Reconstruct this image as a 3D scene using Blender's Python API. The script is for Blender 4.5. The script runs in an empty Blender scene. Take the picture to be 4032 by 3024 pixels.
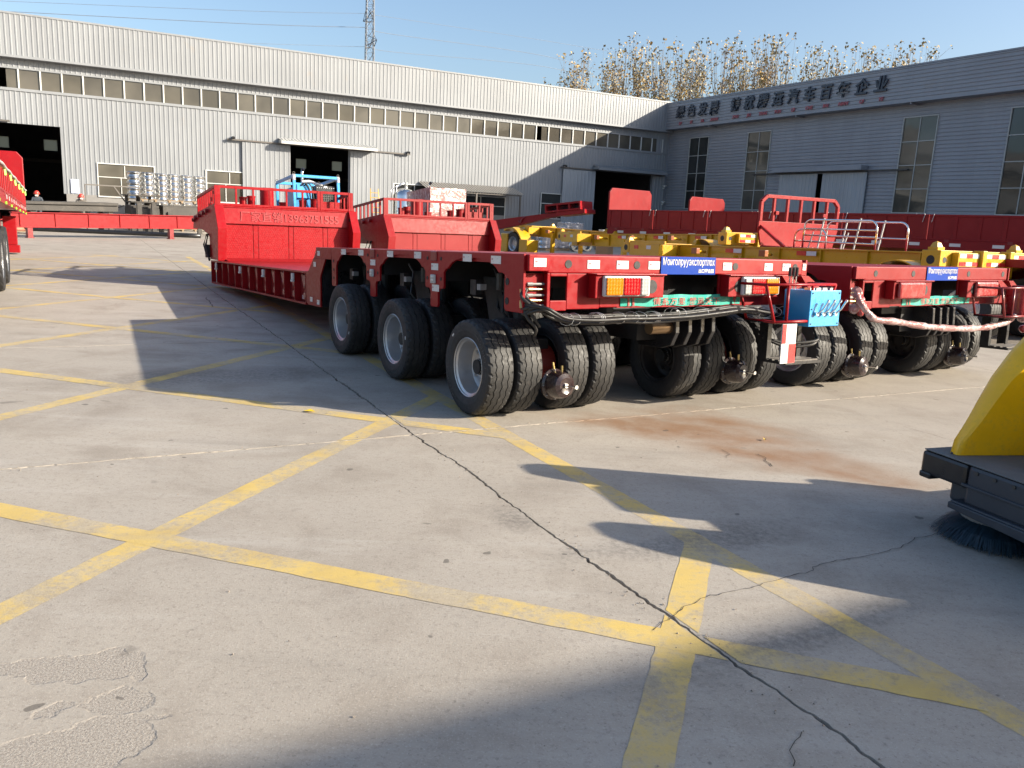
import bpy, bmesh, math, random
from mathutils import Vector, Matrix
R = math.radians
random.seed(7)
sc = bpy.context.scene
COL = sc.collection

# ------------------------------------------------------------------ camera, sky, sun, exposure
FPX, PITCH, ROLL, CH = 3200.0, math.atan(655 / 3200), R(2.8), 1.6
_f = Vector((0, math.cos(PITCH), -math.sin(PITCH)))
_r0 = Vector((1, 0, 0)); _u0 = _r0.cross(_f)
CR = _r0 * math.cos(ROLL) + _u0 * math.sin(ROLL)
CU = _u0 * math.cos(ROLL) - _r0 * math.sin(ROLL)
CC = Vector((0, 0, CH))
cam_d = bpy.data.cameras.new('camera'); cam = bpy.data.objects.new('camera', cam_d); COL.objects.link(cam)
cam_d.sensor_width = 36; cam_d.lens = 36 * FPX / 4032; cam_d.clip_end = 6000; cam_d.clip_start = .05
mw = Matrix((CR, CU, -_f)).transposed().to_4x4(); mw.translation = CC
cam.matrix_world = mw
sc.camera = cam

SUN_AZ, SUN_EL = R(-12), R(22.3)          # direction towards the sun (from +X, counter-clockwise)
w = bpy.data.worlds.new('World'); sc.world = w; w.use_nodes = True
nt = w.node_tree
sky = nt.nodes.new('ShaderNodeTexSky'); sky.sky_type = 'NISHITA'; sky.sun_disc = False
sky.sun_elevation = SUN_EL; sky.sun_rotation = R(90) - SUN_AZ
sky.altitude = 0; sky.air_density = 1.0; sky.dust_density = 2.5; sky.ozone_density = 2.2
bg = nt.nodes['Background']; bg.inputs['Strength'].default_value = 0.108
nt.links.new(sky.outputs[0], bg.inputs[0])
sl = bpy.data.lights.new('sun', 'SUN'); sl.energy = 5.0; sl.angle = R(.53); sl.color = (1, .90, .74)
sun = bpy.data.objects.new('sun', sl); COL.objects.link(sun)
sd = Vector((math.cos(SUN_EL) * math.cos(SUN_AZ), math.cos(SUN_EL) * math.sin(SUN_AZ), math.sin(SUN_EL)))
sun.rotation_euler = sd.to_track_quat('Z', 'Y').to_euler(); sun.location = (30, -6, 20)
vs = sc.view_settings
vs.view_transform = 'Standard'; vs.look = 'None'; vs.gamma = 1; vs.use_curve_mapping = False; vs.exposure = 1.12

# ------------------------------------------------------------------ pixel helpers (photograph 4032 x 3024)
def ray(u, v): return _f + CR * ((u - 2016) / FPX) - CU * ((v - 1512) / FPX)
def G(u, v, z=0.0):
    d = ray(u, v); t = (z - CH) / d.z; return CC + d * t
def at_depth(u, v, y):
    d = ray(u, v); return CC + d * (y / d.y)
def on_plane(u, v, p0, n):
    d = ray(u, v); return CC + d * ((p0 - CC).dot(n) / d.dot(n))

# ------------------------------------------------------------------ mesh builder
class MB:
    def __init__(s): s.v = []; s.f = []; s.m = []; s.mi = 0
    def add(s, vs_, fs_, M=None):
        o = len(s.v)
        s.v += [tuple(M @ Vector(p)) if M else tuple(p) for p in vs_]
        s.f += [tuple(o + i for i in f) for f in fs_]; s.m += [s.mi] * len(fs_)
        return s
    def box(s, x0, x1, y0, y1, z0, z1, M=None):
        if x0 > x1: x0, x1 = x1, x0
        if y0 > y1: y0, y1 = y1, y0
        if z0 > z1: z0, z1 = z1, z0
        return s.add([(x0,y0,z0),(x1,y0,z0),(x1,y1,z0),(x0,y1,z0),(x0,y0,z1),(x1,y0,z1),(x1,y1,z1),(x0,y1,z1)],
              [(3,2,1,0),(4,5,6,7),(0,1,5,4),(1,2,6,5),(2,3,7,6),(3,0,4,7)], M)
    def bar(s, p, q, a, b=None, up=(0,0,1)):
        "square bar from p to q, a wide (sideways), b high"
        b = b or a; p = Vector(p); q = Vector(q); y = (q - p); L = y.length
        if L < 1e-6: return s
        y.normalize(); u = Vector(up)
        if abs(y.dot(u)) > .99: u = Vector((1,0,0))
        x = y.cross(u).normalized(); z = x.cross(y)
        M = Matrix((x, y, z)).transposed().to_4x4(); M.translation = p
        return s.box(-a/2, a/2, 0, L, -b/2, b/2, M)
    def prism(s, poly, a, b, plane='yz', M=None):
        "polygon (2d, any winding) extruded from a to b along the remaining axis"
        n = len(poly)
        ar = sum(poly[i][0]*poly[(i+1)%n][1]-poly[(i+1)%n][0]*poly[i][1] for i in range(n))
        if ar < 0: poly = poly[::-1]
        def P(p, t): return {'yz': (t, p[0], p[1]), 'xz': (p[0], t, p[1]), 'xy': (p[0], p[1], t)}[plane]
        lo, hi = min(a, b), max(a, b)
        vs_ = [P(p, lo) for p in poly] + [P(p, hi) for p in poly]
        fs_ = [tuple(range(n))[::-1], tuple(range(n, 2*n))] + [(i, (i+1)%n, n+(i+1)%n, n+i) for i in range(n)]
        if plane == 'xz': fs_ = [f[::-1] for f in fs_]
        return s.add(vs_, fs_, M)
    def lathe(s, prof, n=24, M=None, closed=False):
        "profile of (axis, radius); axis = X"
        k = len(prof); vs_ = []
        for i in range(n):
            a = 2*math.pi*i/n
            for (x, r) in prof: vs_.append((x, r*math.cos(a), r*math.sin(a)))
        fs_ = []
        for i in range(n):
            j = (i+1) % n
            for q in range(k if closed else k-1):
                q2 = (q+1) % k
                fs_.append((i*k+q, i*k+q2, j*k+q2, j*k+q))
        return s.add(vs_, fs_, M)
    def cyl(s, p, q, r, n=14, r2=None):
        p = Vector(p); q = Vector(q); x = q - p; L = x.length; r2 = r if r2 is None else r2
        M = x.to_track_quat('X', 'Z').to_matrix().to_4x4(); M.translation = p
        return s.lathe([(0, 0), (0, r), (L, r2), (L, 0)], n, M)
    def tube(s, pts, r, n=8, cap=True):
        pts = [Vector(p) for p in pts]; k = len(pts); up = Vector((0, 0, 1)); rings = []
        for i, p in enumerate(pts):
            t = (pts[min(i+1, k-1)] - pts[max(i-1, 0)]).normalized()
            u = up if abs(t.dot(up)) < .95 else Vector((1, 0, 0))
            x = t.cross(u).normalized(); y = x.cross(t)
            rr = r[i] if isinstance(r, (list, tuple)) else r
            rings.append([p + x*rr*math.cos(2*math.pi*j/n) + y*rr*math.sin(2*math.pi*j/n) for j in range(n)])
        vs_ = [q for g in rings for q in g]; fs_ = []
        for i in range(k-1):
            for j in range(n):
                fs_.append((i*n+j, i*n+(j+1)%n, (i+1)*n+(j+1)%n, (i+1)*n+j))
        if cap: fs_ += [tuple(range(n))[::-1], tuple((k-1)*n+j for j in range(n))]
        return s.add(vs_, fs_)
    def mesh(s, name, mats, smooth=False):
        me = bpy.data.meshes.new(name); me.from_pydata(s.v, [], s.f)
        for m in (mats if isinstance(mats, (list, tuple)) else [mats]): me.materials.append(m)
        if any(s.m): me.polygons.foreach_set('material_index', s.m)
        me.update()
        if smooth:
            me.polygons.foreach_set('use_smooth', [True]*len(me.polygons))
            if smooth is not True: me.set_sharp_from_angle(angle=R(smooth))
        return me
    def build(s, name, mats, parent=None, smooth=False, bevel=0, M=None):
        return link(name, s.mesh(name, mats, smooth), parent, M, bevel)

def link(name, me, parent=None, M=None, bevel=0):
    o = bpy.data.objects.new(name, me); COL.objects.link(o)
    if parent: o.parent = parent
    if M is not None: o.matrix_basis = M
    if bevel:
        b = o.modifiers.new('bevel', 'BEVEL'); b.width = bevel; b.segments = 2; b.limit_method = 'ANGLE'; b.angle_limit = R(40)
        b.harden_normals = False
    return o
def tag(o, label, cat, group=None):
    o['label'] = label; o['category'] = cat
    if group: o['group'] = group
    return o
def kind(o, k, label=None):
    o['kind'] = k
    if label: o['label'] = label
    return o
def thing(name, label, cat, loc=(0,0,0), rot=(0,0,0), group=None, M=None):
    o = bpy.data.objects.new(name, None); COL.objects.link(o); o.empty_display_size = .2
    if M is not None: o.matrix_basis = M
    else: o.location = loc; o.rotation_euler = rot
    return tag(o, label, cat, group)
def B(name, dims, mat, parent=None, bevel=.004, M=None):
    return MB().box(*dims).build(name, mat, parent, bevel=bevel, M=M)
def frameM(o, xd, yd, zd):
    M = Matrix((Vector(xd), Vector(yd), Vector(zd))).transposed().to_4x4(); M.translation = Vector(o); return M
_tc = {}
def text_mesh(body, size=1.0, extrude=0.0, bold=0.0, shear=0.0, mat=None, align='LEFT', space=1.0):
    key = (body, size, extrude, bold, shear, mat.name, align, space)
    if key in _tc: return _tc[key]
    cu = bpy.data.curves.new('lettering', 'FONT'); cu.body = body; cu.size = size; cu.extrude = extrude; cu.offset = bold
    cu.shear = shear; cu.align_x = align; cu.resolution_u = 3; cu.space_character = space
    ob = bpy.data.objects.new('lettering', cu); COL.objects.link(ob)
    dg = bpy.context.evaluated_depsgraph_get(); dg.update()
    me = bpy.data.meshes.new_from_object(ob.evaluated_get(dg)); me.name = 'lettering'
    me.materials.clear(); me.materials.append(mat)
    bpy.data.objects.remove(ob); bpy.data.curves.remove(cu)
    _tc[key] = me; return me

# ------------------------------------------------------------------ materials
class NT:
    def __init__(s, m): s.t = m.node_tree; s.n = s.t.nodes; s.l = s.t.links
    def node(s, typ, **kw):
        n = s.n.new('ShaderNode' + typ)
        for k, v in kw.items():
            if k.startswith('_'): setattr(n, k[1:], v)
            else: s.set(n, k, v)
        return n
    def set(s, n, key, v):
        key = int(key[1:]) if key[0] == 'i' and key[1:].isdigit() else key.replace('_', ' ')
        i = n.inputs[key]
        if hasattr(v, 'node'): s.l.new(v, i)
        elif hasattr(v, 'outputs'): s.l.new(v.outputs[0], i)
        else: i.default_value = v
    def math(s, op, a, b=None, c=None, clamp=False):
        n = s.n.new('ShaderNodeMath'); n.operation = op; n.use_clamp = clamp
        for i, x in enumerate((a, b, c)):
            if x is not None: s.set(n, 'i%d' % i, x)
        return n.outputs[0]
    def mix(s, fac, a, b, blend='MIX'):
        n = s.n.new('ShaderNodeMix'); n.data_type = 'RGBA'; n.blend_type = blend
        s.set(n, 'i0', fac)
        for i, x in ((6, a), (7, b)):
            if not hasattr(x, 'node') and not hasattr(x, 'outputs') and len(x) == 3: x = (*x, 1)
            s.set(n, 'i%d' % i, x)
        return n.outputs[2]
    def noise(s, scale, vec=None, detail=4, rough=.55, dist=0, off=None):
        n = s.n.new('ShaderNodeTexNoise'); n.inputs['Scale'].default_value = scale; n.inputs['Detail'].default_value = detail
        n.inputs['Roughness'].default_value = rough; n.inputs['Distortion'].default_value = dist
        if vec is not None: s.l.new(vec, n.inputs['Vector'])
        return n.outputs[0]
    def ramp(s, fac, lo, hi, a=0.0, b=1.0):
        n = s.n.new('ShaderNodeMapRange'); n.clamp = True; n.interpolation_type = 'SMOOTHSTEP'
        for k, x in (('Value', fac), ('From Min', lo), ('From Max', hi), ('To Min', a), ('To Max', b)): s.set(n, k, x)
        return n.outputs[0]
    def pos(s): return s.n.new('ShaderNodeNewGeometry').outputs['Position']
    def obj(s): return s.n.new('ShaderNodeTexCoord').outputs['Object']
MAT = {}
def newmat(name):
    m = bpy.data.materials.new(name); m.use_nodes = True; MAT[name] = m
    t = NT(m); return m, t, m.node_tree.nodes['Principled BSDF']
def setp(b, **kw):
    for k, v in kw.items(): b.inputs[k.replace('_', ' ')].default_value = v
def paint(name, col, rough=.35, coat=0.0, dirt=.25, metal=0.0, var=.06, dirtcol=(.22, .19, .16), bump=0.0, spec=.5, scale=1.0, wave=0.0):
    "painted / plain surface with slight colour drift, dust and uneven gloss"
    m, t, b = newmat(name)
    P = t.obj()
    n1 = t.noise(2.3*scale, P, 5, .6); n2 = t.noise(17*scale, P, 6, .65)
    c = t.mix(t.ramp(n1, .3, .7), tuple(x*(1-var) for x in col), tuple(min(1, x*(1+var)) for x in col))
    if dirt: c = t.mix(t.math('MULTIPLY', t.ramp(t.math('ADD', t.math('MULTIPLY', n1, .5), t.math('MULTIPLY', n2, .5)), .48, .72), dirt), c, dirtcol)
    t.l.new(c, b.inputs['Base Color'])
    t.l.new(t.ramp(n2, .25, .8, max(.02, rough-.08), min(1, rough+.15)), b.inputs['Roughness'])
    setp(b, Metallic=metal, Coat_Weight=coat, Coat_Roughness=.06, Specular_IOR_Level=spec)
    if bump or wave:
        h = t.noise(60*scale, P, 3) if bump else None
        bn = t.node('Bump', Strength=bump or .2, Distance=.004 if bump else .03); t.set(bn, 'Height', h if h is not None else t.noise(1.6, P, 1))
        t.l.new(bn.outputs[0], b.inputs['Normal'])
    return m
RED = paint('red_paint', (.262, .0035, .007), .38, .05, .03, wave=.025, spec=.28)
RED2 = paint('red_paint_dusty', (.22, .004, .0065), .45, .03, .05, wave=.06, spec=.28)
REDWRAP = paint('red_under_film', (.32, .03, .03), .25, .4, .5, dirtcol=(.5, .26, .24), bump=.5, scale=.8)
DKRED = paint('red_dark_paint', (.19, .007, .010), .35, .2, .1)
CUTOUT_LIT = paint('lit_cutout_tone', (.38, .16, .12), .5, 0, .3)  # pinkish tone painted for lit metal glimpsed through the bed ribs
YEL = paint('yellow_paint', (.58, .31, .006), .32, .3, .12)
YELS = paint('sweeper_yellow', (.95, .50, .003), .35, .15, .4, dirtcol=(.42, .27, .06), scale=2.5)
BLUE = paint('blue_paint', (.02, .20, .46), .35, .2, .08)
LBLUE = paint('light_blue_paint', (.03, .30, .62), .35, .2, .1)
DBLUE = paint('sign_blue', (.002, .04, .30), .5, 0, .02, spec=.15)
GREEN = paint('banner_green', (.012, .36, .27), .45, 0, .08)
TAG = paint('lime_tag', (.25, .75, .05), .5, 0, .05)
WHITE = paint('white_plastic', (.6, .6, .58), .35, 0, .06)
STICK = paint('reflective_white', (.62, .61, .60), .3, .2, .05)
STRED = paint('reflective_red', (.55, .02, .02), .3, .2, .05)
BLACK = paint('black_paint', (.014, .014, .016), .32, .1, .08)
BLACKM = paint('black_matt', (.012, .012, .013), .6, 0, .05)
HOSE = paint('black_hose', (.014, .013, .013), .5, 0, .12)
RUB = paint('tyre_rubber', (.017, .017, .019), .62, 0, .10, dirtcol=(.10, .09, .08), scale=1.3)
RUBT = paint('tyre_tread', (.020, .0195, .0195), .6, 0, .38, dirtcol=(.13, .115, .095), scale=2)
SILVER = paint('silver_rim', (.46, .46, .47), .38, 0, .1, metal=.75)
DRIM = paint('black_rim', (.022, .020, .022), .45, 0, .2)
CHROME = paint('chrome', (.75, .75, .74), .16, 0, .03, metal=1.0)
ALU = paint('aluminium', (.62, .63, .64), .3, 0, .05, metal=.95)
STEEL = paint('raw_steel', (.13, .12, .11), .5, 0, .4, metal=.3, dirtcol=(.12, .07, .045))
DSTEEL = paint('dark_steel', (.06, .055, .05), .55, 0, .3, metal=.2)
BRASS = paint('brass_fitting', (.55, .42, .18), .3, 0, .1, metal=.9)
PINM = paint('pin_steel', (.20, .13, .07), .35, 0, .2, metal=.7)
RUSTY = paint('rusty_orange', (.42, .15, .09), .6, 0, .3)
WOOD = paint('pallet_wood', (.32, .22, .13), .7, 0, .3)
GREY = paint('grey_casting', (.20, .20, .20), .5, 0, .3)
PALE = paint('pale_grey', (.45, .45, .44), .5, 0, .2)
SKIN = paint('skin', (.45, .26, .19), .5, 0, 0)
CLOTH = paint('work_cloth', (.05, .06, .075), .85, 0, .2)
CLOTH2 = paint('grey_work_cloth', (.13, .12, .11), .85, 0, .2)
HELM = paint('helmet_red', (.60, .05, .035), .35, .2, .05)
def led(name, col):
    m, t, b = newmat(name); P = t.obj()
    v = t.node('TexVoronoi', Scale=34.0); v.inputs['Randomness'].default_value = 0.0; t.l.new(P, v.inputs['Vector'])
    k = t.ramp(v.outputs['Distance'], .15, .5)
    t.l.new(t.mix(k, tuple(min(1, c*1.5 + .03) for c in col), tuple(c*.8 for c in col)), b.inputs['Base Color'])
    bn = t.node('Bump', Strength=.6, Distance=.006); t.set(bn, 'Height', v.outputs['Distance']); bn.invert = True
    t.l.new(bn.outputs[0], b.inputs['Normal']); setp(b, Roughness=.15, Coat_Weight=.2, Specular_IOR_Level=.35); return m
LED_O = led('lens_orange', (.62, .19, .003)); LED_R = led('lens_red', (.42, .002, .006)); LED_W = led('lens_clear', (.42, .42, .41))
def glass(name, col, rough=.06, rf=.5):
    m, t, b = newmat(name); P = t.pos()
    n = t.noise(.35, P, 3); setp(b, Roughness=rough, Specular_IOR_Level=rf)
    t.l.new(t.mix(t.ramp(n, .35, .65), tuple(c*.7 for c in col), tuple(c*1.25 for c in col)), b.inputs['Base Color'])
    bn = t.node('Bump', Strength=.25, Distance=.02); t.set(bn, 'Height', t.noise(1.1, P, 2)); t.l.new(bn.outputs[0], b.inputs['Normal'])
    return m
GLASS = glass('dusty_glass', (.095, .086, .070)); GLASSD = glass('dark_glass', (.03, .031, .03), .05)
def film(name, col, alpha=.5, hi=None):
    m, t, b = newmat(name); P = t.obj()
    n = t.noise(7, P, 4, .6, 1.2)
    bn = t.node('Bump', Strength=.9, Distance=.03); t.set(bn, 'Height', n); t.l.new(bn.outputs[0], b.inputs['Normal'])
    t.l.new(t.mix(t.ramp(n, .4, .65), col, hi or (.55, .5, .49)), b.inputs['Base Color']); setp(b, Roughness=.2)
    t.l.new(t.ramp(n, .3, .7, alpha*.75, min(1, alpha*1.3)), b.inputs['Alpha']); return m
FILM = film('stretch_film', (.55, .5, .5), .55); FILMR = film('film_over_red', (.40, .20, .19), .95, (.52, .40, .385))
def cladding(name, col, streak=.2):
    m, t, b = newmat(name); P = t.obj()
    mp = t.node('Mapping'); mp.inputs['Scale'].default_value = (3.0, 3.0, .25); t.l.new(P, mp.inputs['Vector'])
    n1 = t.noise(1.4, mp.outputs[0], 6, .65); n2 = t.noise(.35, P, 4)
    c = t.mix(t.ramp(n2, .3, .7), tuple(x*.94 for x in col), tuple(min(1, x*1.04) for x in col))
    c = t.mix(t.math('MULTIPLY', t.ramp(n1, .45, .8), streak), c, tuple(x*.55 for x in col))
    sx = t.node('SeparateXYZ'); t.l.new(P, sx.inputs[0]); wn = t.node('TexWhiteNoise'); wn.noise_dimensions = '1D'; t.l.new(t.math('FLOOR', t.math('DIVIDE', sx.outputs[0], .96)), wn.inputs['W'])
    c = t.mix(t.math('MULTIPLY', wn.outputs['Value'], .16), c, tuple(x*.6 for x in col))
    rn = t.noise(.9, P, 5, .7); c = t.mix(t.math('MULTIPLY', t.ramp(rn, .62, .75), .25), c, (.30, .24, .18))
    t.l.new(c, b.inputs['Base Color']); setp(b, Roughness=.45, Metallic=.05)
    bn = t.node('Bump', Strength=.25, Distance=.02); t.set(bn, 'Height', t.noise(2.2, mp.outputs[0], 2)); t.l.new(bn.outputs[0], b.inputs['Normal'])
    return m
CLAD = cladding('pale_cladding', (.258, .270, .286)); CLADT = cladding('pale_trim', (.258, .270, .286), .1)
CLADB = cladding('grey_cladding', (.275, .285, .315)); CLADBT = cladding('grey_trim', (.25, .265, .30), .1)
DOORM = cladding('door_grey', (.34, .36, .385)); PLINTH = paint('plinth_render', (.24, .23, .22), .8, 0, .4)
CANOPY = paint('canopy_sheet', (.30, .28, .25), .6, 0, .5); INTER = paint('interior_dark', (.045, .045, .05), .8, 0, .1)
FRAMEW = paint('window_frame_white', (.60, .60, .58), .45, 0, .1)
LETTER = paint('letter_navy', (.035, .045, .065), .5, 0, .1); PINY = paint('letter_red', (.42, .10, .12), .5, 0, .1)

# ------------------------------------------------------------------ concrete (world coordinates)
YAZ = R(28); EX = Vector((math.cos(YAZ), math.sin(YAZ), 0)); EY = Vector((-math.sin(YAZ), math.cos(YAZ), 0))
def concrete(name, painted=False):
    m, t, b = newmat(name)
    P = t.pos()
    big = t.noise(.23, P, 5, .6); mid = t.noise(1.7, P, 6, .62, .4); fine = t.noise(26, P, 8, .78); grit = t.noise(110, P, 4, .75)
    # tyre-dragged streaks along the yard
    mp = t.node('Mapping'); mp.inputs['Rotation'].default_value = (0, 0, -YAZ - R(8)); mp.inputs['Scale'].default_value = (.28, 2.4, 1); t.l.new(P, mp.inputs['Vector'])
    st = t.noise(1.3, mp.outputs[0], 6, .65)
    c = t.mix(t.ramp(big, .3, .7), (.335, .298, .252), (.40, .358, .305))
    c = t.mix(t.math('MULTIPLY', t.ramp(t.noise(60, P, 3, .7), .58, .66), .55), c, (.17, .145, .12))
    c = t.mix(t.math('MULTIPLY', t.ramp(mid, .44, .72), .6), c, (.235, .20, .165))
    c = t.mix(t.math('MULTIPLY', t.ramp(t.noise(.55, P, 7, .68, .6), .5, .72), .4), c, (.215, .185, .158))
    c = t.mix(t.math('MULTIPLY', t.ramp(st, .5, .78), .40), c, (.47, .44, .40))
    c = t.mix(t.math('MULTIPLY', t.ramp(t.noise(.9, mp.outputs[0], 5, .6), .56, .8), .45), c, (.20, .18, .155))
    c = t.mix(t.math('MULTIPLY', t.ramp(fine, .50, .66), .5), c, (.22, .19, .16))
    c = t.mix(t.math('MULTIPLY', t.ramp(grit, .52, .68), .5), c, (.50, .465, .415))
    wob = t.node('TexNoise'); wob.inputs['Scale'].default_value = 1.6; wob.inputs['Detail'].default_value = 6; t.l.new(P, wob.inputs['Vector'])
    wv = t.node('VectorMath', _operation='SUBTRACT'); t.l.new(wob.outputs['Color'], wv.inputs[0]); wv.inputs[1].default_value = (.5, .5, .5)
    def warped(amp):
        sc_ = t.node('VectorMath', _operation='SCALE'); t.l.new(wv.outputs[0], sc_.inputs[0]); sc_.inputs['Scale'].default_value = amp
        ad = t.node('VectorMath', _operation='ADD'); t.l.new(P, ad.inputs[0]); t.l.new(sc_.outputs[0], ad.inputs[1]); return ad.outputs[0]
    def blob(vec, u, v, r, soft, sx=1.0, sy=1.0, ang=0.0):
        g = G(u, v); mpn = t.node('Mapping'); mpn.vector_type = 'TEXTURE'
        mpn.inputs['Location'].default_value = (g.x, g.y, 0); mpn.inputs['Rotation'].default_value = (0, 0, ang); mpn.inputs['Scale'].default_value = (sx, sy, 1)
        t.l.new(vec, mpn.inputs['Vector'])
        ln = t.node('VectorMath', _operation='LENGTH'); t.l.new(mpn.outputs[0], ln.inputs[0])
        return t.ramp(ln.outputs['Value'], r - soft, r + soft, 1.0, 0.0)
    W1 = warped(1.0)
    rust = None
    for (u, v, r, sx, sy) in ((2720, 1700, .5, 1.5, .55), (2480, 1690, .4, 1.2, .4), (3020, 1790, .45, 1.3, .5), (3250, 1850, .28, 1.6, .5), (2800, 1660, .4, 1.2, .5)):
        k = blob(W1, u, v, r, .42, sx, sy, R(-16)); rust = k if rust is None else t.math('MAXIMUM', rust, k)
    rust = t.math('MULTIPLY', rust, t.ramp(t.noise(5.5, P, 5, .65), .2, .6, .6, 1))
    c = t.mix(t.math('MULTIPLY', rust, .85), c, (.235, .125, .062))
    # flaked patches, bottom left
    wob2 = t.node('TexNoise'); wob2.inputs['Scale'].default_value = 9; wob2.inputs['Detail'].default_value = 5; t.l.new(P, wob2.inputs['Vector'])
    w2s = t.node('VectorMath', _operation='SCALE'); t.l.new(wob2.outputs['Color'], w2s.inputs[0]); w2s.inputs['Scale'].default_value = .13
    w2a = t.node('VectorMath', _operation='ADD'); t.l.new(warped(.34), w2a.inputs[0]); t.l.new(w2s.outputs[0], w2a.inputs[1])
    w2b = t.node('VectorMath', _operation='SUBTRACT'); t.l.new(w2a.outputs[0], w2b.inputs[0]); w2b.inputs[1].default_value = (.065, .065, .065)
    W2 = w2b.outputs[0]; sp = None
    for (u, v, r, sx, sy) in ((350, 2630, .13, 1.5, .8), (80, 2620, .11, 1.5, .6), (480, 2760, .10, 1.3, .8), (420, 2900, .15, 1.3, .8), (160, 2960, .16, 1.5, .7), (650, 2800, .06, 1.4, .5), (250, 2790, .07, 1.6, .5), (560, 2640, .05, .8, 1.2), (300, 3010, .12, 1.2, 1)):
        k = blob(W2, u, v, r, .006, sx, sy, R(20)); sp = k if sp is None else t.math('MAXIMUM', sp, k)
    agg = t.noise(120, P, 4, .75)
    c = t.mix(sp, c, t.mix(t.ramp(agg, .35, .65), (.26, .225, .19), (.41, .37, .32)))
    # dark oily dribbles and dust spots
    W3 = warped(.5); oil = None
    for (u, v, r, sx, sy) in ((1180, 2930, .035, 1.4, .6), (2030, 2050, .12, .8, 1.6), (2920, 2110, .2, 1.6, .6), (2680, 2130, .26, 2.6, .5), (3150, 2500, .3, 2.2, .4), (900, 1480, .6, 2, .5)):
        k = blob(W3, u, v, r, r*.7, sx, sy, R(30)); oil = k if oil is None else t.math('MAXIMUM', oil, k)
    c = t.mix(t.math('MULTIPLY', t.math('MULTIPLY', oil, t.ramp(fine, .3, .6)), .5), c, (.09, .08, .072))
    mud = None
    for (u, v, r, sx, sy) in ((4020, 1340, 1.0, 1.3, .9), (3860, 1250, .9, 1.6, .8), (4030, 1230, 1.2, 2, 1)):
        k = blob(W1, u, v, r, r*.35, sx, sy, R(28)); mud = k if mud is None else t.math('MAXIMUM', mud, k)
    c = t.mix(t.math('MULTIPLY', t.math('MULTIPLY', mud, t.ramp(t.noise(6, P, 6, .7), .3, .55, .4, 1)), .8), c, (.135, .115, .095))
    drip = t.ramp(t.noise(3.2, P, 3, .5), .70, .76); c = t.mix(t.math('MULTIPLY', drip, .5), c, (.13, .115, .10))
    drip2 = t.ramp(t.noise(8.5, P, 2, .4), .735, .76); c = t.mix(t.math('MULTIPLY', drip2, .7), c, (.10, .088, .075))
    h = t.math('ADD', t.math('MULTIPLY', fine, .35), t.math('MULTIPLY', grit, .25))
    if painted:
        wear = t.math('ADD', t.math('MULTIPLY', t.noise(2.1, P, 5, .6), .6), t.math('MULTIPLY', fine, .45))
        mask = t.ramp(wear, .44, .62, .92, .18)
        yc = t.mix(t.ramp(mid, .4, .7), (.60, .43, .12), (.50, .36, .12))
        mask = t.math('MULTIPLY', mask, t.ramp(st, .45, .75, 1.0, .55))
        scuff = t.ramp(t.noise(7, P, 5, .7), .58, .72); yc = t.mix(t.math('MULTIPLY', scuff, .5), yc, (.22, .18, .11))
        c = t.mix(mask, c, yc); h = t.math('ADD', h, t.math('MULTIPLY', mask, .15))
    h = t.math('ADD', h, t.math('MULTIPLY', sp, t.math('ADD', -.9, t.math('MULTIPLY', agg, .9))))
    t.l.new(c, b.inputs['Base Color'])
    bn = t.node('Bump', Strength=.7, Distance=.007); t.set(bn, 'Height', h); t.l.new(bn.outputs[0], b.inputs['Normal'])
    t.l.new(t.ramp(mid, .3, .7, .62, .85), b.inputs['Roughness']); setp(b, Specular_IOR_Level=.3)
    return m
CONC = concrete('concrete'); CPAINT = concrete('worn_yellow_marking', True)
SOIL = paint('dark_joint', (.045, .038, .032), .9, 0, .3)

# ------------------------------------------------------------------ ground, slabs, painted lines
YM = Matrix.Rotation(YAZ, 4, 'Z')
gmb = MB(); S_ = 1500
gmb.add([(-S_,-S_,-.09),(S_,-S_,-.09),(S_,S_,-.09),(-S_,S_,-.09)], [(0,1,2,3)])
ground = kind(gmb.build('ground', SOIL), 'structure')
def hsh(i, j):
    x = math.sin(i*127.1 + j*311.7) * 43758.5453; return x - math.floor(x) - .5
def wob(k, s):
    i = math.floor(s); f = s - i; f = f*f*(3-2*f); return hsh(k, i)*(1-f) + hsh(k, i+1)*f
XJ = [2.1 + 8*k for k in range(-7, 8)]; YJ = [5.43 + 4.5*k for k in range(-7, 19)]
def jit(k, s, amp): return amp*(wob(k, s*1.3)*1.3 + .7*wob(k+50, s*9) + .75*wob(k+90, s*31) + .5*wob(k+130, s*70))
def edge_pts(p, q, fixed, k, amp, gap, axis, near):
    n = max(2, int(abs(q-p)/(.02 if near else 1.5))); out = []
    for i in range(n):
        s = p + (q-p)*i/n; o = fixed + (jit(k, s, amp) if near else 0) + gap + (gap*(1.6*abs(wob(k+200, s*14)) + 2.2*max(0, wob(k+300, s*3.1)) + 2.5*max(0, wob(k+400, s*23)-.28)) if near else 0)
        out.append((o, s) if axis == 'x' else (s, o))
    return out
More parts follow.
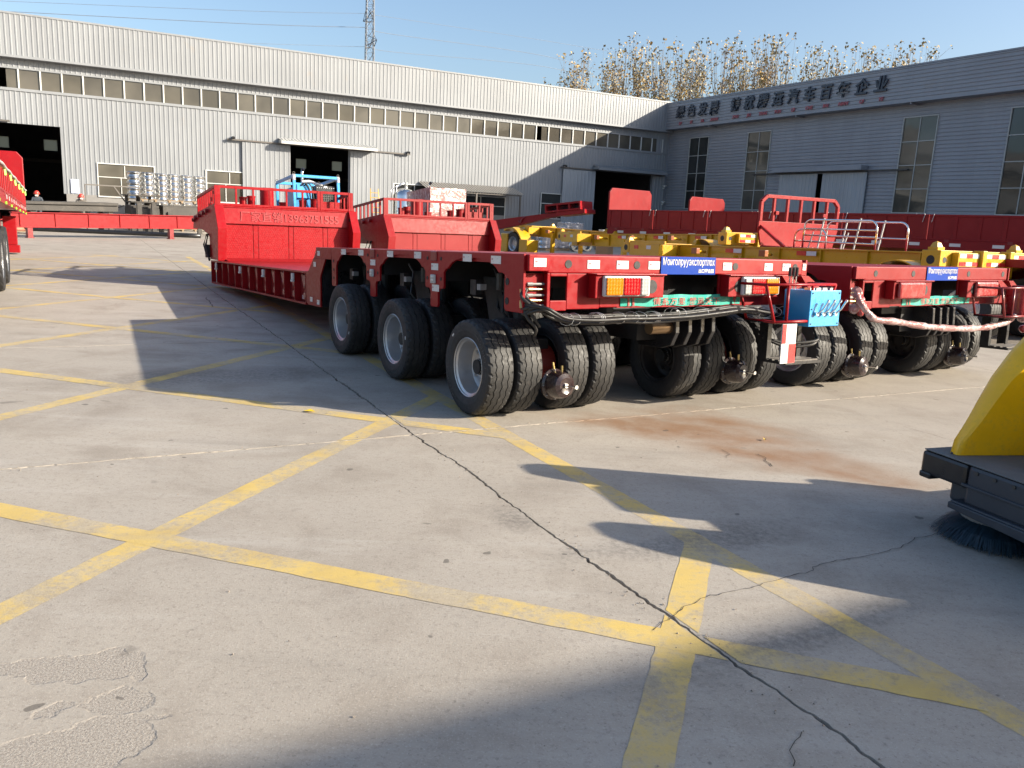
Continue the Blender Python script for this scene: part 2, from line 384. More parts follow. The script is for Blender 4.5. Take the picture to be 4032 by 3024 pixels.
for a in range(len(XJ)-1):
    for b in range(len(YJ)-1):
        x0, x1, y0, y1 = XJ[a], XJ[a+1], YJ[b], YJ[b+1]
        near = (-10 < x0 < 9) and (-4 < y0 < 18)
        g = lambda k, ax: (.005 if abs(XJ[k]-2.1) < .1 else .004) if ax == 'x' else .0055
        am = lambda k, ax: .020 if (ax == 'x' and abs(XJ[k]-2.1) < .1) else .012
        poly = edge_pts(x0, x1, y0, 100+b, am(b, 'y'), g(b, 'y'), 'y', near)
        poly += edge_pts(y0, y1, x1, a+1, am(a+1, 'x'), -g(a+1, 'x'), 'x', near)
        poly += edge_pts(x1, x0, y1, 100+b+1, am(b+1, 'y'), -g(b+1, 'y'), 'y', near)
        poly += edge_pts(y1, y0, x0, a, am(a, 'x'), g(a, 'x'), 'x', near)
        dz = 0.0
        n = len(poly); vs_ = [(p[0], p[1], dz) for p in poly] + [(p[0], p[1], -.10) for p in poly]
        mb = MB(); mb.add(vs_, [tuple(range(n))] + [((i+1) % n, i, n+i, n+(i+1) % n) for i in range(n)])
        mb.build('slab', CONC, ground, M=YM)
def clip(poly, x0, x1, y0, y1):
    for ax, v, sg in ((0, x0, 1), (0, x1, -1), (1, y0, 1), (1, y1, -1)):
        out = []
        for i in range(len(poly)):
            p, q = poly[i], poly[(i+1) % len(poly)]
            pi, qi = (p[ax]-v)*sg >= 0, (q[ax]-v)*sg >= 0
            if pi: out.append(p)
            if pi != qi:
                s = (v-p[ax])/(q[ax]-p[ax]); out.append((p[0]+(q[0]-p[0])*s, p[1]+(q[1]-p[1])*s))
        poly = out
        if not poly: return []
    return poly
def marking(p, q, wd, lvl):
    p = Vector(p); q = Vector(q); d = (q-p).normalized(); nn = Vector((-d.y, d.x))*wd/2; mb = MB()
    L = (q-p).length; k = max(2, int(L/.06))
    near = [p + (q-p)*i/k for i in range(k+1)]
    A = [pt + nn*(1 + .10*wob(int(p.x*13+wd*77), i*.9)) for i, pt in enumerate(near)]; Bq = [pt - nn*(1 + .10*wob(int(p.y*17)+9, i*.9)) for i, pt in enumerate(near)]
    poly = [tuple(v) for v in A] + [tuple(v) for v in Bq[::-1]]
    xs = [v[0] for v in poly]; ys = [v[1] for v in poly]
    for a in range(len(XJ)-1):
        for b in range(len(YJ)-1):
            if XJ[a+1] < min(xs) or XJ[a] > max(xs) or YJ[b+1] < min(ys) or YJ[b] > max(ys): continue
            c = clip(poly, XJ[a]+.016, XJ[a+1]-.016, YJ[b]+.010, YJ[b+1]-.010)
            if len(c) > 2:
                dz = lvl; mb.add([(v[0], v[1], dz) for v in c], [tuple(range(len(c)))[::-1]])
    if mb.f:
        o = mb.build('painted_line', CPAINT, M=YM); kind(o, 'structure')
marking((2.75, -4), (2.75, 26), .145, .0008)
for k in range(-3, 9):                                # diagonal hatching both ways
    c = .27 + 3.55*k
    x0, x1 = max(-14, -3-c), min(2.76, 26-c)
    if x1 > x0: marking((x0, x0+c), (x1, x1+c), .15, .0014)
    c2 = .60 + 3.66*k
    x0, x1 = max(-14, c2-26), min(2.76, c2+3)
    if x1 > x0: marking((x0, c2-x0), (x1, c2-x1), .15, .0020)
def hair(pix, wd, name='crack'):
    P = [G(u, v) for u, v in pix]; pts = []
    for a, b in zip(P, P[1:]):
        n = max(3, int((b-a).length/.03))
        for i in range(n): pts.append(a + (b-a)*i/n)
    pts.append(P[-1]); mb = MB(); L = []; Rr = []
    for i, p in enumerate(pts):
        d = (pts[min(i+1, len(pts)-1)] - pts[max(0, i-1)]).normalized(); nn = Vector((-d.y, d.x, 0))
        p = p + nn*(.03*wob(int(pix[0][0]), i*.4) + .018*wob(int(pix[0][1]), i*1.1)); hw = wd*(.35+abs(wob(3, i*1.3)))
        L.append((p+nn*hw)[:2] + (.0042,)); Rr.append((p-nn*hw)[:2] + (.0042,))
    k = len(pts); mb.add(L+Rr, [(i, k+i, k+i+1, i+1) for i in range(k-1)])
    mb.build(name, SOIL, ground)
hair([(3720, 2080), (3500, 2170), (3300, 2210), (2960, 2320), (2760, 2360), (2560, 2480)], .003)
hair([(3140, 2880), (3110, 2960), (3135, 3023)], .003)
hair([(810, 1171), (838, 1210)], .01); hair([(3560, 1680), (3760, 1740)], .003)
hair([(2840, 1772), (2870, 1790), (2865, 1800)], .004); hair([(2985, 1790), (3015, 1810), (3035, 1838)], .006)
# grit gathered along the joints
gr = MB(); rg = random.Random(11)
for i in range(700):
    if i % 3: x, y = 2.1 + rg.gauss(0, .06), rg.uniform(1, 16)
    elif i % 2: x, y = rg.uniform(-3, 9), 5.43 + rg.gauss(0, .05)
    else: x, y = rg.uniform(-1.5, 5), rg.uniform(1.5, 9)
    s = rg.uniform(.002, .006); a = rg.random()*6
    gr.add([(x+s*math.cos(a+k*2.1)*(1+.3*rg.random()), y+s*math.sin(a+k*2.1), .003) for k in range(3)] + [(x, y, .003+s)], [(0, 1, 3), (1, 2, 3), (2, 0, 3)])
o = gr.build('grit', paint('grit_stone', (.26, .22, .18), .8, 0, .3), M=YM); kind(o, 'stuff', 'fine grit scattered along the concrete joints')
o['category'] = 'grit'
# yellow fallen leaves on the concrete
for i, (u, v, s) in enumerate(((1218, 1624, .05), (3010, 1735, .025))):
    g = G(u, v); mb = MB()
    mb.add([(-s, 0, .004), (0, -s*.5, .012), (s, 0, .003), (.1*s, s*.55, .018)], [(0, 1, 2, 3)])
    tag(mb.build('fallen_leaf', paint('leaf_yellow%d' % i, (.6, .42, .02), .6, 0, 0), M=Matrix.Translation(g + Vector((0,0,.006))) @ Matrix.Rotation(i*1.3, 4, 'Z')),
        ['bright yellow leaf lying on the yellow line by the trailer shadow',          'tiny leaf lying on the rust stained concrete'][i], 'leaf')

# ------------------------------------------------------------------ buildings
A0 = at_depth(0, 767, 44); A0.z = 0
BA = thing('workshop_building', 'long pale corrugated workshop with a strip of high windows and open doors', 'building', A0, (0, 0, YAZ))
nA = Vector((EX.y, -EX.x, 0)); TC = (on_plane(2640, 500, A0, nA) - A0).dot(EX); K = A0 + EX*TC
BB = thing('grey_workshop_building', 'grey workshop with horizontal corrugated cladding and large raised lettering', 'building', K, (0, 0, YAZ - R(90)))
def sub(z0, z1, cuts):
    iv = [(z0, z1)]
    for a, b in cuts:
        nx = []
        for p, q in iv:
            if b <= p or a >= q: nx.append((p, q)); continue
            if a > p: nx.append((p, a))
            if b < q: nx.append((b, q))
        iv = nx
    return iv
def corr_v(t0, t1, z0, z1, holes, y=0.0, pitch=.24, d=.022):
    mb = MB(); n = max(1, round((t1-t0)/pitch)); p = (t1-t0)/n
    for i in range(n):
        a = t0+i*p; cx = a+p/2
        xs = [a, a+p*.60, a+p*.70, a+p*.90, a+p]; ys = [y, y, y-d, y-d, y]
        for (lo, hi) in sub(z0, z1, [(h[2], h[3]) for h in holes if h[0] < cx < h[1]]):
            vs_ = [(x, yy, lo) for x, yy in zip(xs, ys)] + [(x, yy, hi) for x, yy in zip(xs, ys)]
            mb.add(vs_, [(k, k+1, 6+k, 5+k) for k in range(4)])
    return mb
def corr_h(t0, t1, z0, z1, holes, y=0.0, pitch=.2, d=.035):
    mb = MB(); n = max(1, round((z1-z0)/pitch)); p = (z1-z0)/n
    for i in range(n):
        a = z0+i*p; cz = a+p/2
        zs = [a, a+p*.45, a+p*.62, a+p*.88, a+p]; ys = [y, y, y-d, y-d, y]
        for (lo, hi) in sub(t0, t1, [(h[0], h[1]) for h in holes if h[2] < cz < h[3]]):
            vs_ = [(lo, yy, z) for z, yy in zip(zs, ys)] + [(hi, yy, z) for z, yy in zip(zs, ys)]
            mb.add(vs_, [(k+5, k+6, k+1, k)[::-1] for k in range(4)])
    return mb
def window(par, x0, x1, z0, z1, cols, zrows, y=-.02, fr=.05, gm=GLASS, fm=FRAMEW, open_=()):
    "window: frame (part) with its panes as sub-parts; zrows = row heights, cols = list of column fractions per row"
    f = MB()
    f.box(x0-fr, x1+fr, y-.05, y+.06, z1, z1+fr); f.box(x0-fr, x1+fr, y-.06, y+.06, z0-fr, z0)
    f.box(x0-fr, x0, y-.05, y+.06, z0, z1); f.box(x1, x1+fr, y-.05, y+.06, z0, z1)
    cells = []
    for r, (za, zb) in enumerate(zip(zrows, zrows[1:])):
        if r: f.box(x0, x1, y-.03, y+.04, za-fr*.4, za+fr*.4)
        cs = [x0+(x1-x0)*c for c in cols[r % len(cols)]]
        for c in cs[1:-1]: f.box(c-fr*.4, c+fr*.4, y-.032, y+.042, za+fr*.4, zb-fr*.4)
        for k, (ca, cb) in enumerate(zip(cs, cs[1:])): cells.append((ca, cb, za, zb, r, k))
    fo = f.build('window_frame', fm, par)
    for (ca, cb, za, zb, r, k) in cells:
        if (r, k) in open_: continue
        tl = random.uniform(-.006, .006); tz = random.uniform(-.008, .008)
        MB().add([(ca, y+.01-tl-tz, za), (cb, y+.01+tl-tz, za), (cb, y+.01+tl+tz, zb), (ca, y+.01-tl+tz, zb)], [(0, 1, 2, 3)]).build('pane', gm, fo)
    return fo
# --- pale workshop (local x along the wall, y inwards)
XL = -22.0
d1, d2, d3 = (-2.4, 3.11, 0, 5.2), (15.2, 18.96, 0, 5.25), (37.3, 42.5, 0, 5.25)
W1, W2, W3, W3b, W4 = (4.72, 7.56, 1.67, 3.42), (10.38, 13.2, 1.67, 3.42), (21.88, 24.9, 1.67, 3.37), (26.3, 30.0, 1.3, 2.9), (32.9, 35.6, 1.67, 3.38)
corr_v(XL, TC, 1.7, 6.88, [d1, d2, d3, W1, W2, W3, W3b, W4]).build('wall_cladding', CLAD, BA)
pl = MB()
for (lo, hi) in sub(XL, TC, [(h[0], h[1]) for h in (d1, d2, d3)]): pl.box(lo, hi, -.02, .2, 0, 1.7)
pl.build('plinth', PLINTH, BA)
corr_v(XL, TC, 7.98, 8.75, []).build('upper_cladding', CLAD, BA)
corr_v(XL, TC, 8.56, 10.55, [], y=-.42).build('fascia', CLAD, BA)
mb = MB(); mb.box(XL, TC-.05, -.46, .3, 10.55, 10.64); mb.box(XL, TC-.05, -.50, -.0, 8.44, 8.56); mb.box(XL, TC, -.06, .02, 6.84, 6.98); mb.box(XL, TC, -.05, .02, 7.94, 8.02)
mb.build('eaves_trim', CLADT, BA)
x = XL + .22; k = 0
while x < TC - .4:
    B('mullion', (x-.035, x+.035, -.05, .05, 6.985, 7.935), FRAMEW, BA, 0)
    op = abs(x-.22) < .3 or abs(x-32.22) < .3
    e = x+1.0
    if x < TC-1.3:
        tl = random.uniform(-.006, .006); tz = random.uniform(-.008, .008)
        a, b2 = (x+.45 if op else x+.035), e-.035
        MB().add([(a, .02-tl-tz, 6.98), (b2, .02+tl-tz, 6.98), (b2, .02+tl+tz, 7.94), (a, .02-tl+tz, 7.94)], [(0, 1, 2, 3)]).build('window_pane', GLASS, BA)
    x = e
corr_v(TC-1.2, TC, 6.9, 8.0, [], y=-.01).build('end_cladding', CLAD, BA)
rows = [1.67, 2.72, 3.40]
window(BA, *W1, [[0, .4, 1], [0, .47, 1]], rows); window(BA, *W2, [[0, .38, 1], [0, .46, 1]], rows)
window(BA, *W3, [[0, .4, 1], [0, .47, 1]], [1.67, 2.7, 3.35], gm=GLASSD); window(BA, *W3b, [[0, .33, .66, 1], [0, .5, 1]], [1.3, 2.3, 2.9], gm=GLASSD)
window(BA, *W4, [[0, .5, 1], [0, .6, 1]], [1.67, 2.7, 3.36], gm=GLASSD)
def leaf(par, x0, x1, z1, y, mat=CLAD):
    mbl = corr_v(x0, x1, .05, z1, [], y=y, pitch=.29, d=.02); mbl.box(x0, x1, y+.004, y+.05, .05, z1)
    return mbl.build('sliding_door', mat, par)
leaf(BA, 12.41, 15.22, 5.22, -.14); leaf(BA, 18.95, 21.8, 5.22, -.14); leaf(BA, 34.55, 37.3, 5.18, -.14, DOORM); leaf(BA, 42.45, 43.6, 5.2, -.14)
for (a, b2) in ((11.56, 22.9), (34.3, 43.6), (-6.5, .7)): B('door_rail', (a, b2, -.22, -.10, 5.24, 5.33), STEEL, BA)
def porch(x0, x1, z, dep, par, mat):
    mbp = MB(); n = int((x1-x0)/.2); p = (x1-x0)/n
    for i in range(n):
        a = x0+i*p; xs = [a, a+p*.5, a+p*.6, a+p*.9, a+p]; hs = [0, 0, .035, .035, 0]
        mbp.add([(x, -.05, z+.22+h) for x, h in zip(xs, hs)] + [(x, -dep, z+.02+h) for x, h in zip(xs, hs)], [(k, k+1, 6+k, 5+k)[::-1] for k in range(4)])
    mbp.box(x0, x1, -dep, -dep+.03, z-.14, z+.03); mbp.box(x0, x0+.03, -dep+.03, -.03, z-.1, z+.1); mbp.box(x1-.03, x1, -dep+.03, -.03, z-.1, z+.1)
    return mbp.build('door_canopy', mat, par)
porch(14.55, 20.5, 5.40, .85, BA, paint('canopy_trim', (.5, .5, .48), .5, 0, .3)); porch(37.1, 43.3, 5.42, .85, BA, CLADT)
# lean-to roof with posts over the window
mbp = MB(); n = 34; p = 7.0/n
for i in range(n):
    a = 23.6+i*p; xs = [a, a+p*.5, a+p*.6, a+p*.9, a+p]; hs = [0, 0, .04, .04, 0]
    mbp.add([(x, -.04, 3.62+h) for x, h in zip(xs, hs)] + [(x, -1.7, 3.12+h) for x, h in zip(xs, hs)], [(k, k+1, 6+k, 5+k)[::-1] for k in range(4)])
lt = mbp.build('lean_to_roof', CANOPY, BA)
mbp = MB()
for xx in (23.8, 27.1, 30.4): mbp.box(xx-.05, xx+.05, -1.62, -1.52, 0, 3.1); mbp.bar((xx, -1.57, 3.05), (xx, -.05, 3.5), .05)
mbp.box(23.7, 30.5, -1.6, -1.54, 3.02, 3.10); mbp.build('lean_to_frame', STEEL, lt)
# shell and interior
DEP = 26.0
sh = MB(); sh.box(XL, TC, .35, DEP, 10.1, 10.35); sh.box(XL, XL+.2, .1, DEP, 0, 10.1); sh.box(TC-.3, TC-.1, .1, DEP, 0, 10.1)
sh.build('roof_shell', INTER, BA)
lin = MB()
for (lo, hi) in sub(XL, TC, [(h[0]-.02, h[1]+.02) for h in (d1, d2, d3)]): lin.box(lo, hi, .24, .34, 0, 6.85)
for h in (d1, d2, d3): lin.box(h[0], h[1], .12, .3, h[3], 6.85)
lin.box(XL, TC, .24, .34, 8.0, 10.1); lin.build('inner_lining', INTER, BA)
holes = []
for xx in [i*3.35-12 for i in range(18)]: holes.append((xx, xx+.95, 5.1, 5.95))
for xx in (5.2,): holes += [(xx, xx+1.1, 2.35, 2.9), (xx, xx+1.1, 1.5, 2.2)]
bk = MB(); zs = sorted({0, 10.1} | {h[2] for h in holes} | {h[3] for h in holes})
for za, zb in zip(zs, zs[1:]):
    cz = (za+zb)/2
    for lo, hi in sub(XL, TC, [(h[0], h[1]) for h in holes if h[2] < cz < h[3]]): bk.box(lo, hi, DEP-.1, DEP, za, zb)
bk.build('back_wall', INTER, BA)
pm, pt_, pb = newmat('frosted_pane'); setp(pb, Base_Color=(.75, .7, .58, 1), Roughness=.6, Transmission_Weight=.0); pb.inputs['Subsurface Weight'].default_value = 0
tr = pt_.node('BsdfTranslucent'); tr.inputs[0].default_value = (.42, .33, .20, 1); out = pm.node_tree.nodes['Material Output']; pm.node_tree.links.new(tr.outputs[0], out.inputs[0])
for h in holes: MB().add([(h[0], DEP-.05, h[2]), (h[1], DEP-.05, h[2]), (h[1], DEP-.05, h[3]), (h[0], DEP-.05, h[3])], [(0, 1, 2, 3)]).build('back_window', pm, BA)
B('crane_rail', (XL, TC-.4, DEP-2.2, DEP-1.9, 4.1, 4.35), paint('rail_grey', (.12, .11, .10), .6, 0, .2), BA)
B('notice_board', (3.35, 3.75, -.06, -.035, 1.75, 2.5), paint('notice_pale', (.55, .6, .75), .4, 0, .1), BA)
for xx in (11.9, 22.75, 34.6):
    q = MB(); q.box(xx-.07, xx+.07, -.3, -.05, 5.36, 5.46); q.cyl((xx, -.3, 5.41), (xx, -.42, 5.36), .07); q.build('flood_lamp', BLACK, BA)
# --- grey workshop (local x along the front, towards the camera; y inwards)
LB = 62.0
BW = [(2.55, 4.57, 2.9, 7.9), (8.57, 10.62, 2.9, 7.9), (20.5, 22.5, 2.9, 7.9), (26.42, 28.45, 2.9, 7.9), (32.4, 34.4, 2.9, 7.9), (38.4, 40.4, 2.9, 7.9)]
DB = (11.95, 18.5, 0, 5.1)
corr_h(0, LB, .5, 8.7, BW + [DB]).build('wall_cladding', CLADB, BB)
fsc = corr_h(-.12, LB, 8.72, 10.45, [], y=-.75); fsc.box(-.14, -.10, -.78, .1, 8.62, 10.5)
fsc.build('fascia', CLADB, BB)
mb = MB(); mb.box(-.16, LB, -.80, .4, 10.45, 10.53); mb.box(-.13, LB, -.78, -.02, 8.60, 8.72); mb.box(-.10, .06, -.10, .1, 0, 8.6); mb.box(.06, 11.9, -.05, .1, 0, .5); mb.box(18.6, LB, -.05, .1, 0, .5)
mb.build('edge_trim', CLADBT, BB)
for xx in (5.2, 13.2, 21.2, 29.2): B('soffit_bracket', (xx, xx+.08, -.72, -.05, 8.50, 8.62), CLADBT, BB)
for i, h in enumerate(BW):
    window(BB, *h, [[0, .5, 1]], [2.9, 4.15, 5.4, 6.65, 7.9], y=-.03, gm=GLASSD if i in (0, 3) else GLASS, fm=paint('frame_grey%d' % i, (.42, .42, .40), .5, 0, .1))
leaf(BB, 11.9, 14.97, 5.1, -.15, DOORM); leaf(BB, 15.38, 18.58, 5.1, -.15, DOORM)
B('door_rail', (9.45, 21.25, -.25, -.12, 5.13, 5.22), DSTEEL, BB)
B('door_canopy', (11.6, 18.5, -.6, -.03, 5.22, 5.48), CLADBT, BB)
sh = MB(); sh.box(.0, LB, .4, 30, 10.0, 10.3); sh.box(.0, .2, .15, 30, 0, 10.0); sh.box(LB-.2, LB, .15, 30, 0, 10.0); sh.box(0.2, LB-.2, 29.8, 30, 0, 10); sh.build('roof_shell', INTER, BB)
lin = MB()
for za, zb in ((.0, 2.85), (2.85, 5.12), (5.12, 7.95), (7.95, 10.0)):
    cz = (za+zb)/2
    for lo, hi in sub(.2, LB-.2, [(h[0]-.03, h[1]+.03) for h in BW+[(11.95, 18.5, 0, 5.1)] if h[2]-.1 < cz < h[3]+.1]): lin.box(lo, hi, .2, .3, za, zb)
lin.build('inner_lining', INTER, BB)
big1 = '绿色发展'; big2 = '铸就腾运汽车百年企业'; py = ['LV', 'SE', 'FA', 'ZHAN', 'ZHU', 'JIU', 'TENG', 'YUN', 'QI', 'CHE', 'BAI', 'NIAN', 'QI', 'YE']
cen = [1.65 + .43 + i*1.22 for i in range(4)] + [7.45 + .45 + i*1.262 for i in range(10)]
cen[4:] = [7.85 + i*(19.3-7.85)/9 for i in range(10)]
FM = Matrix.Rotation(R(90), 4, 'X')
for ch, cx, pw in zip(big1+big2, cen, py):
    me = text_mesh(ch, .90, .05, .022, .12, LETTER, 'CENTER')
    link('raised_letter', me, BB, Matrix.Translation((cx, -.85, 9.38)) @ FM)
    me = text_mesh(pw, .28, .025, .006, .2, PINY, 'CENTER')
    link('raised_letter', me, BB, Matrix.Translation((cx+.1, -.83, 8.84)) @ FM)
for zz in (4.55, 3.35):
    q = MB(); q.box(.12, .2, -.3, -.04, zz-.03, zz+.03); q.cyl((.1, -.34, zz-.03), (.42, -.42, zz-.08), .06); q.cyl((.15, -.3, zz-.15), (.15, -.3, zz-.25), .08); q.build('security_camera', WHITE, BB)
# --- unseen block added behind the camera to shade the foreground
e0 = Vector((-.6, 2.09, 0)) + 6.0*Vector((2.38, -.51, 0)) + EY*.10; 
BS = thing('shade_block', 'flat roofed pale block added out of view to shade the near concrete', 'building', e0, (0, 0, YAZ))
mb = MB(); mb.box(-9, 6.0, -8, 0, 0, 5.8); mb.build('wall', CLAD, BS)
mb = MB(); mb.box(-9.2, 6.2, -8.2, 0.0, 5.8, 6.0); mb.build('roof', CLADT, BS)
for xx in (-7, -3.5, 0, 3.2): B('window', (xx, xx+1.4, -.02, .03, 1.2, 2.6), GLASSD, BS)

# ------------------------------------------------------------------ wheel parts shared by the trailers
def tyre_mesh(Rt=.394, W=.236, rr=.236, N=120):
    w_ = W*.43; dep = .009; st = []              # tread stations: (lateral, depth, zigzag)
    st.append((-w_, 0, 2)); st.append((-w_*.80, 0, 0))
    for g in (-.5, 0, .5):
        gc = g*w_*1.08; hw = .0042
        st += [(gc-hw, 0, 1), (gc-hw*.8, dep, 1), (gc+hw*.8, dep, 1), (gc+hw, 0, 1)]
    st.append((w_*.80, 0, 0)); st.append((w_, 0, 2))
    side = [(W*.485, Rt-.028), (W*.5, Rt*.86), (W*.5, Rt*.76), (W*.46, rr+.022), (W*.40, rr)]
    mb = MB(); vs_ = []; k = len(st) + 2*len(side)
    for i in range(N):
        a = 2*math.pi*i/N; ca, sa = math.cos(a), math.sin(a)
        for (x, r) in side[::-1]: vs_.append((-x, r*ca, r*sa))
        for (x, d, zz) in st:
            r = Rt - d - .010*(x/w_)**2
            if zz == 1: x += (0, .006, 0, -.006)[i % 4]
            if zz == 2: r -= (.009 if i % 4 == 0 else 0); x *= (.95 if i % 4 == 0 else 1)
            vs_.append((x, r*ca, r*sa))
        for (x, r) in side: vs_.append((x, r*ca, r*sa))
    fs_ = []; mi = []
    for i in range(N):
        j = (i+1) % N
        for q in range(k-1):
            fs_.append((i*k+q, i*k+q+1, j*k+q+1, j*k+q)); mi.append(1 if len(side) <= q < len(side)+len(st)-1 and not (st[q-len(side)][1] > 0 and st[min(len(st)-1, q-len(side)+1)][1] > 0) else 0)
    mb.add(vs_, fs_); mb.m = mi
    return mb.mesh('tyre', [RUB, RUBT])
TYRE = tyre_mesh()
def rim_mesh(mat, s=1.0):
    pr = [(-.098, .246), (-.102, .240), (-.098, .233), (-.088, .233), (-.078, .214), (-.03, .206), (.015, .2), (.045, .196), (.058, .17), (.052, .125), (.045, .095), (.02, .09), (.02, 0)]
    mb = MB(); mb.lathe([(x*s, r*s) for x, r in pr], 40)
    mb.lathe([(x*s, r*s) for x, r in ((.06, .19), (.09, .214), (.098, .235), (.102, .243), (.09, .25))], 40)
    for i in range(8):
        a = i*math.pi/4 + .2; c = Vector((.05*s, .14*s*math.cos(a), .14*s*math.sin(a))); mb.cyl(c, c + Vector((-.025*s, 0, 0)), .012*s, 6)
    return mb.mesh('wheel', mat, smooth=35)
RIM_S, RIM_D = rim_mesh(SILVER), rim_mesh(DRIM)
hm = MB(); hm.lathe([(.0, 0), (.0, .055), (.006, .066), (.03, .07), (.03, 0)], 24); HUB = hm.mesh('hub_cap', BLACK, 30)
hm = MB(); hm.lathe([(-.001, .050), (-.003, .053), (-.003, .058), (-.001, .060)], 24, closed=True); HUBRING = hm.mesh('hub_ring', PALE)
def letters_ring(word, rad, x, size, step, a0, mat):
    mb_ = MB()
    for i, ch in enumerate(word):
        me = text_mesh(ch, size, .0012, .001, 0, mat, 'CENTER')
        a = a0 - (i-(len(word)-1)/2)*step
        # glyph plane: local x -> tangential, local y -> radial, facing -X
        M = frameM((x, rad*math.cos(a), rad*math.sin(a)), (0, math.sin(a), -math.cos(a)), (0, math.cos(a), math.sin(a)), (-1, 0, 0))
        mb_.add([v.co for v in me.vertices], [tuple(p.vertices) for p in me.polygons], M)
    return mb_.mesh('sidewall_lettering', mat)
RAISED = paint('raised_rubber', (.045, .045, .047), .55, 0, .1)
LETR = letters_ring('LINGLONG', .315, -.1195, .042, .125, R(62), RAISED)
LETR2 = letters_ring('LINGLONG', .315, -.1195, .042, .125, R(242), RAISED)
def wheel(par, x, s, z, face=-1, silver=True, letters=False, cap=True, spin=0.0):
    M = Matrix.Translation((x, s, z)) @ Matrix.Rotation(0 if face < 0 else math.pi, 4, 'Z') @ Matrix.Rotation(spin, 4, 'X')
    o = link('wheel', RIM_S if silver else RIM_D, par, M)
    link('tyre', TYRE, o)
    if cap:
        link('hub_cap', HUB, o, Matrix.Translation((-.002, 0, 0))); link('hub_ring', HUBRING, o, Matrix.Translation((-.003, 0, 0)))
    if letters:
        kind(link('sidewall_lettering', LETR, o), 'stuff'); kind(link('sidewall_lettering', LETR2, o), 'stuff')
        MB().box(-.1192, -.1178, -.015, .015, -.34, -.325, Matrix.Rotation(.9, 4, 'X')).build('size_label', STICK, o)
    return o
def sticker(par, c, xd, zd, wd, ht, red=False, mark=True):
    "flat reflective patch: c centre, xd along its width, zd up, lies in that plane"
    xd = Vector(xd).normalized(); zd = Vector(zd).normalized(); nd = xd.cross(zd)
    M = frameM(c, xd, zd, nd)
    o = MB().box(-wd/2, wd/2, -ht/2, ht/2, 0, .0025).build('reflective_sticker', STRED if red else STICK, par, M=M)
    if mark:
        link('printed_mark', text_mesh('3M', ht*.30, 0, .0008, 0, PINY if not red else STICK, 'LEFT'), o, Matrix.Translation((-wd*.44, -.02*ht, .0032)))
        MB().box(wd*.30, wd*.40, -ht*.3, -.02, .0026, .0033).build('printed_mark', GREY, o)
    return o
def arc(cx, cz, r, a0, a1, n): return [(cx + r*math.cos(R(a0+(a1-a0)*i/n)), cz + r*math.sin(R(a0+(a1-a0)*i/n))) for i in range(n+1)]

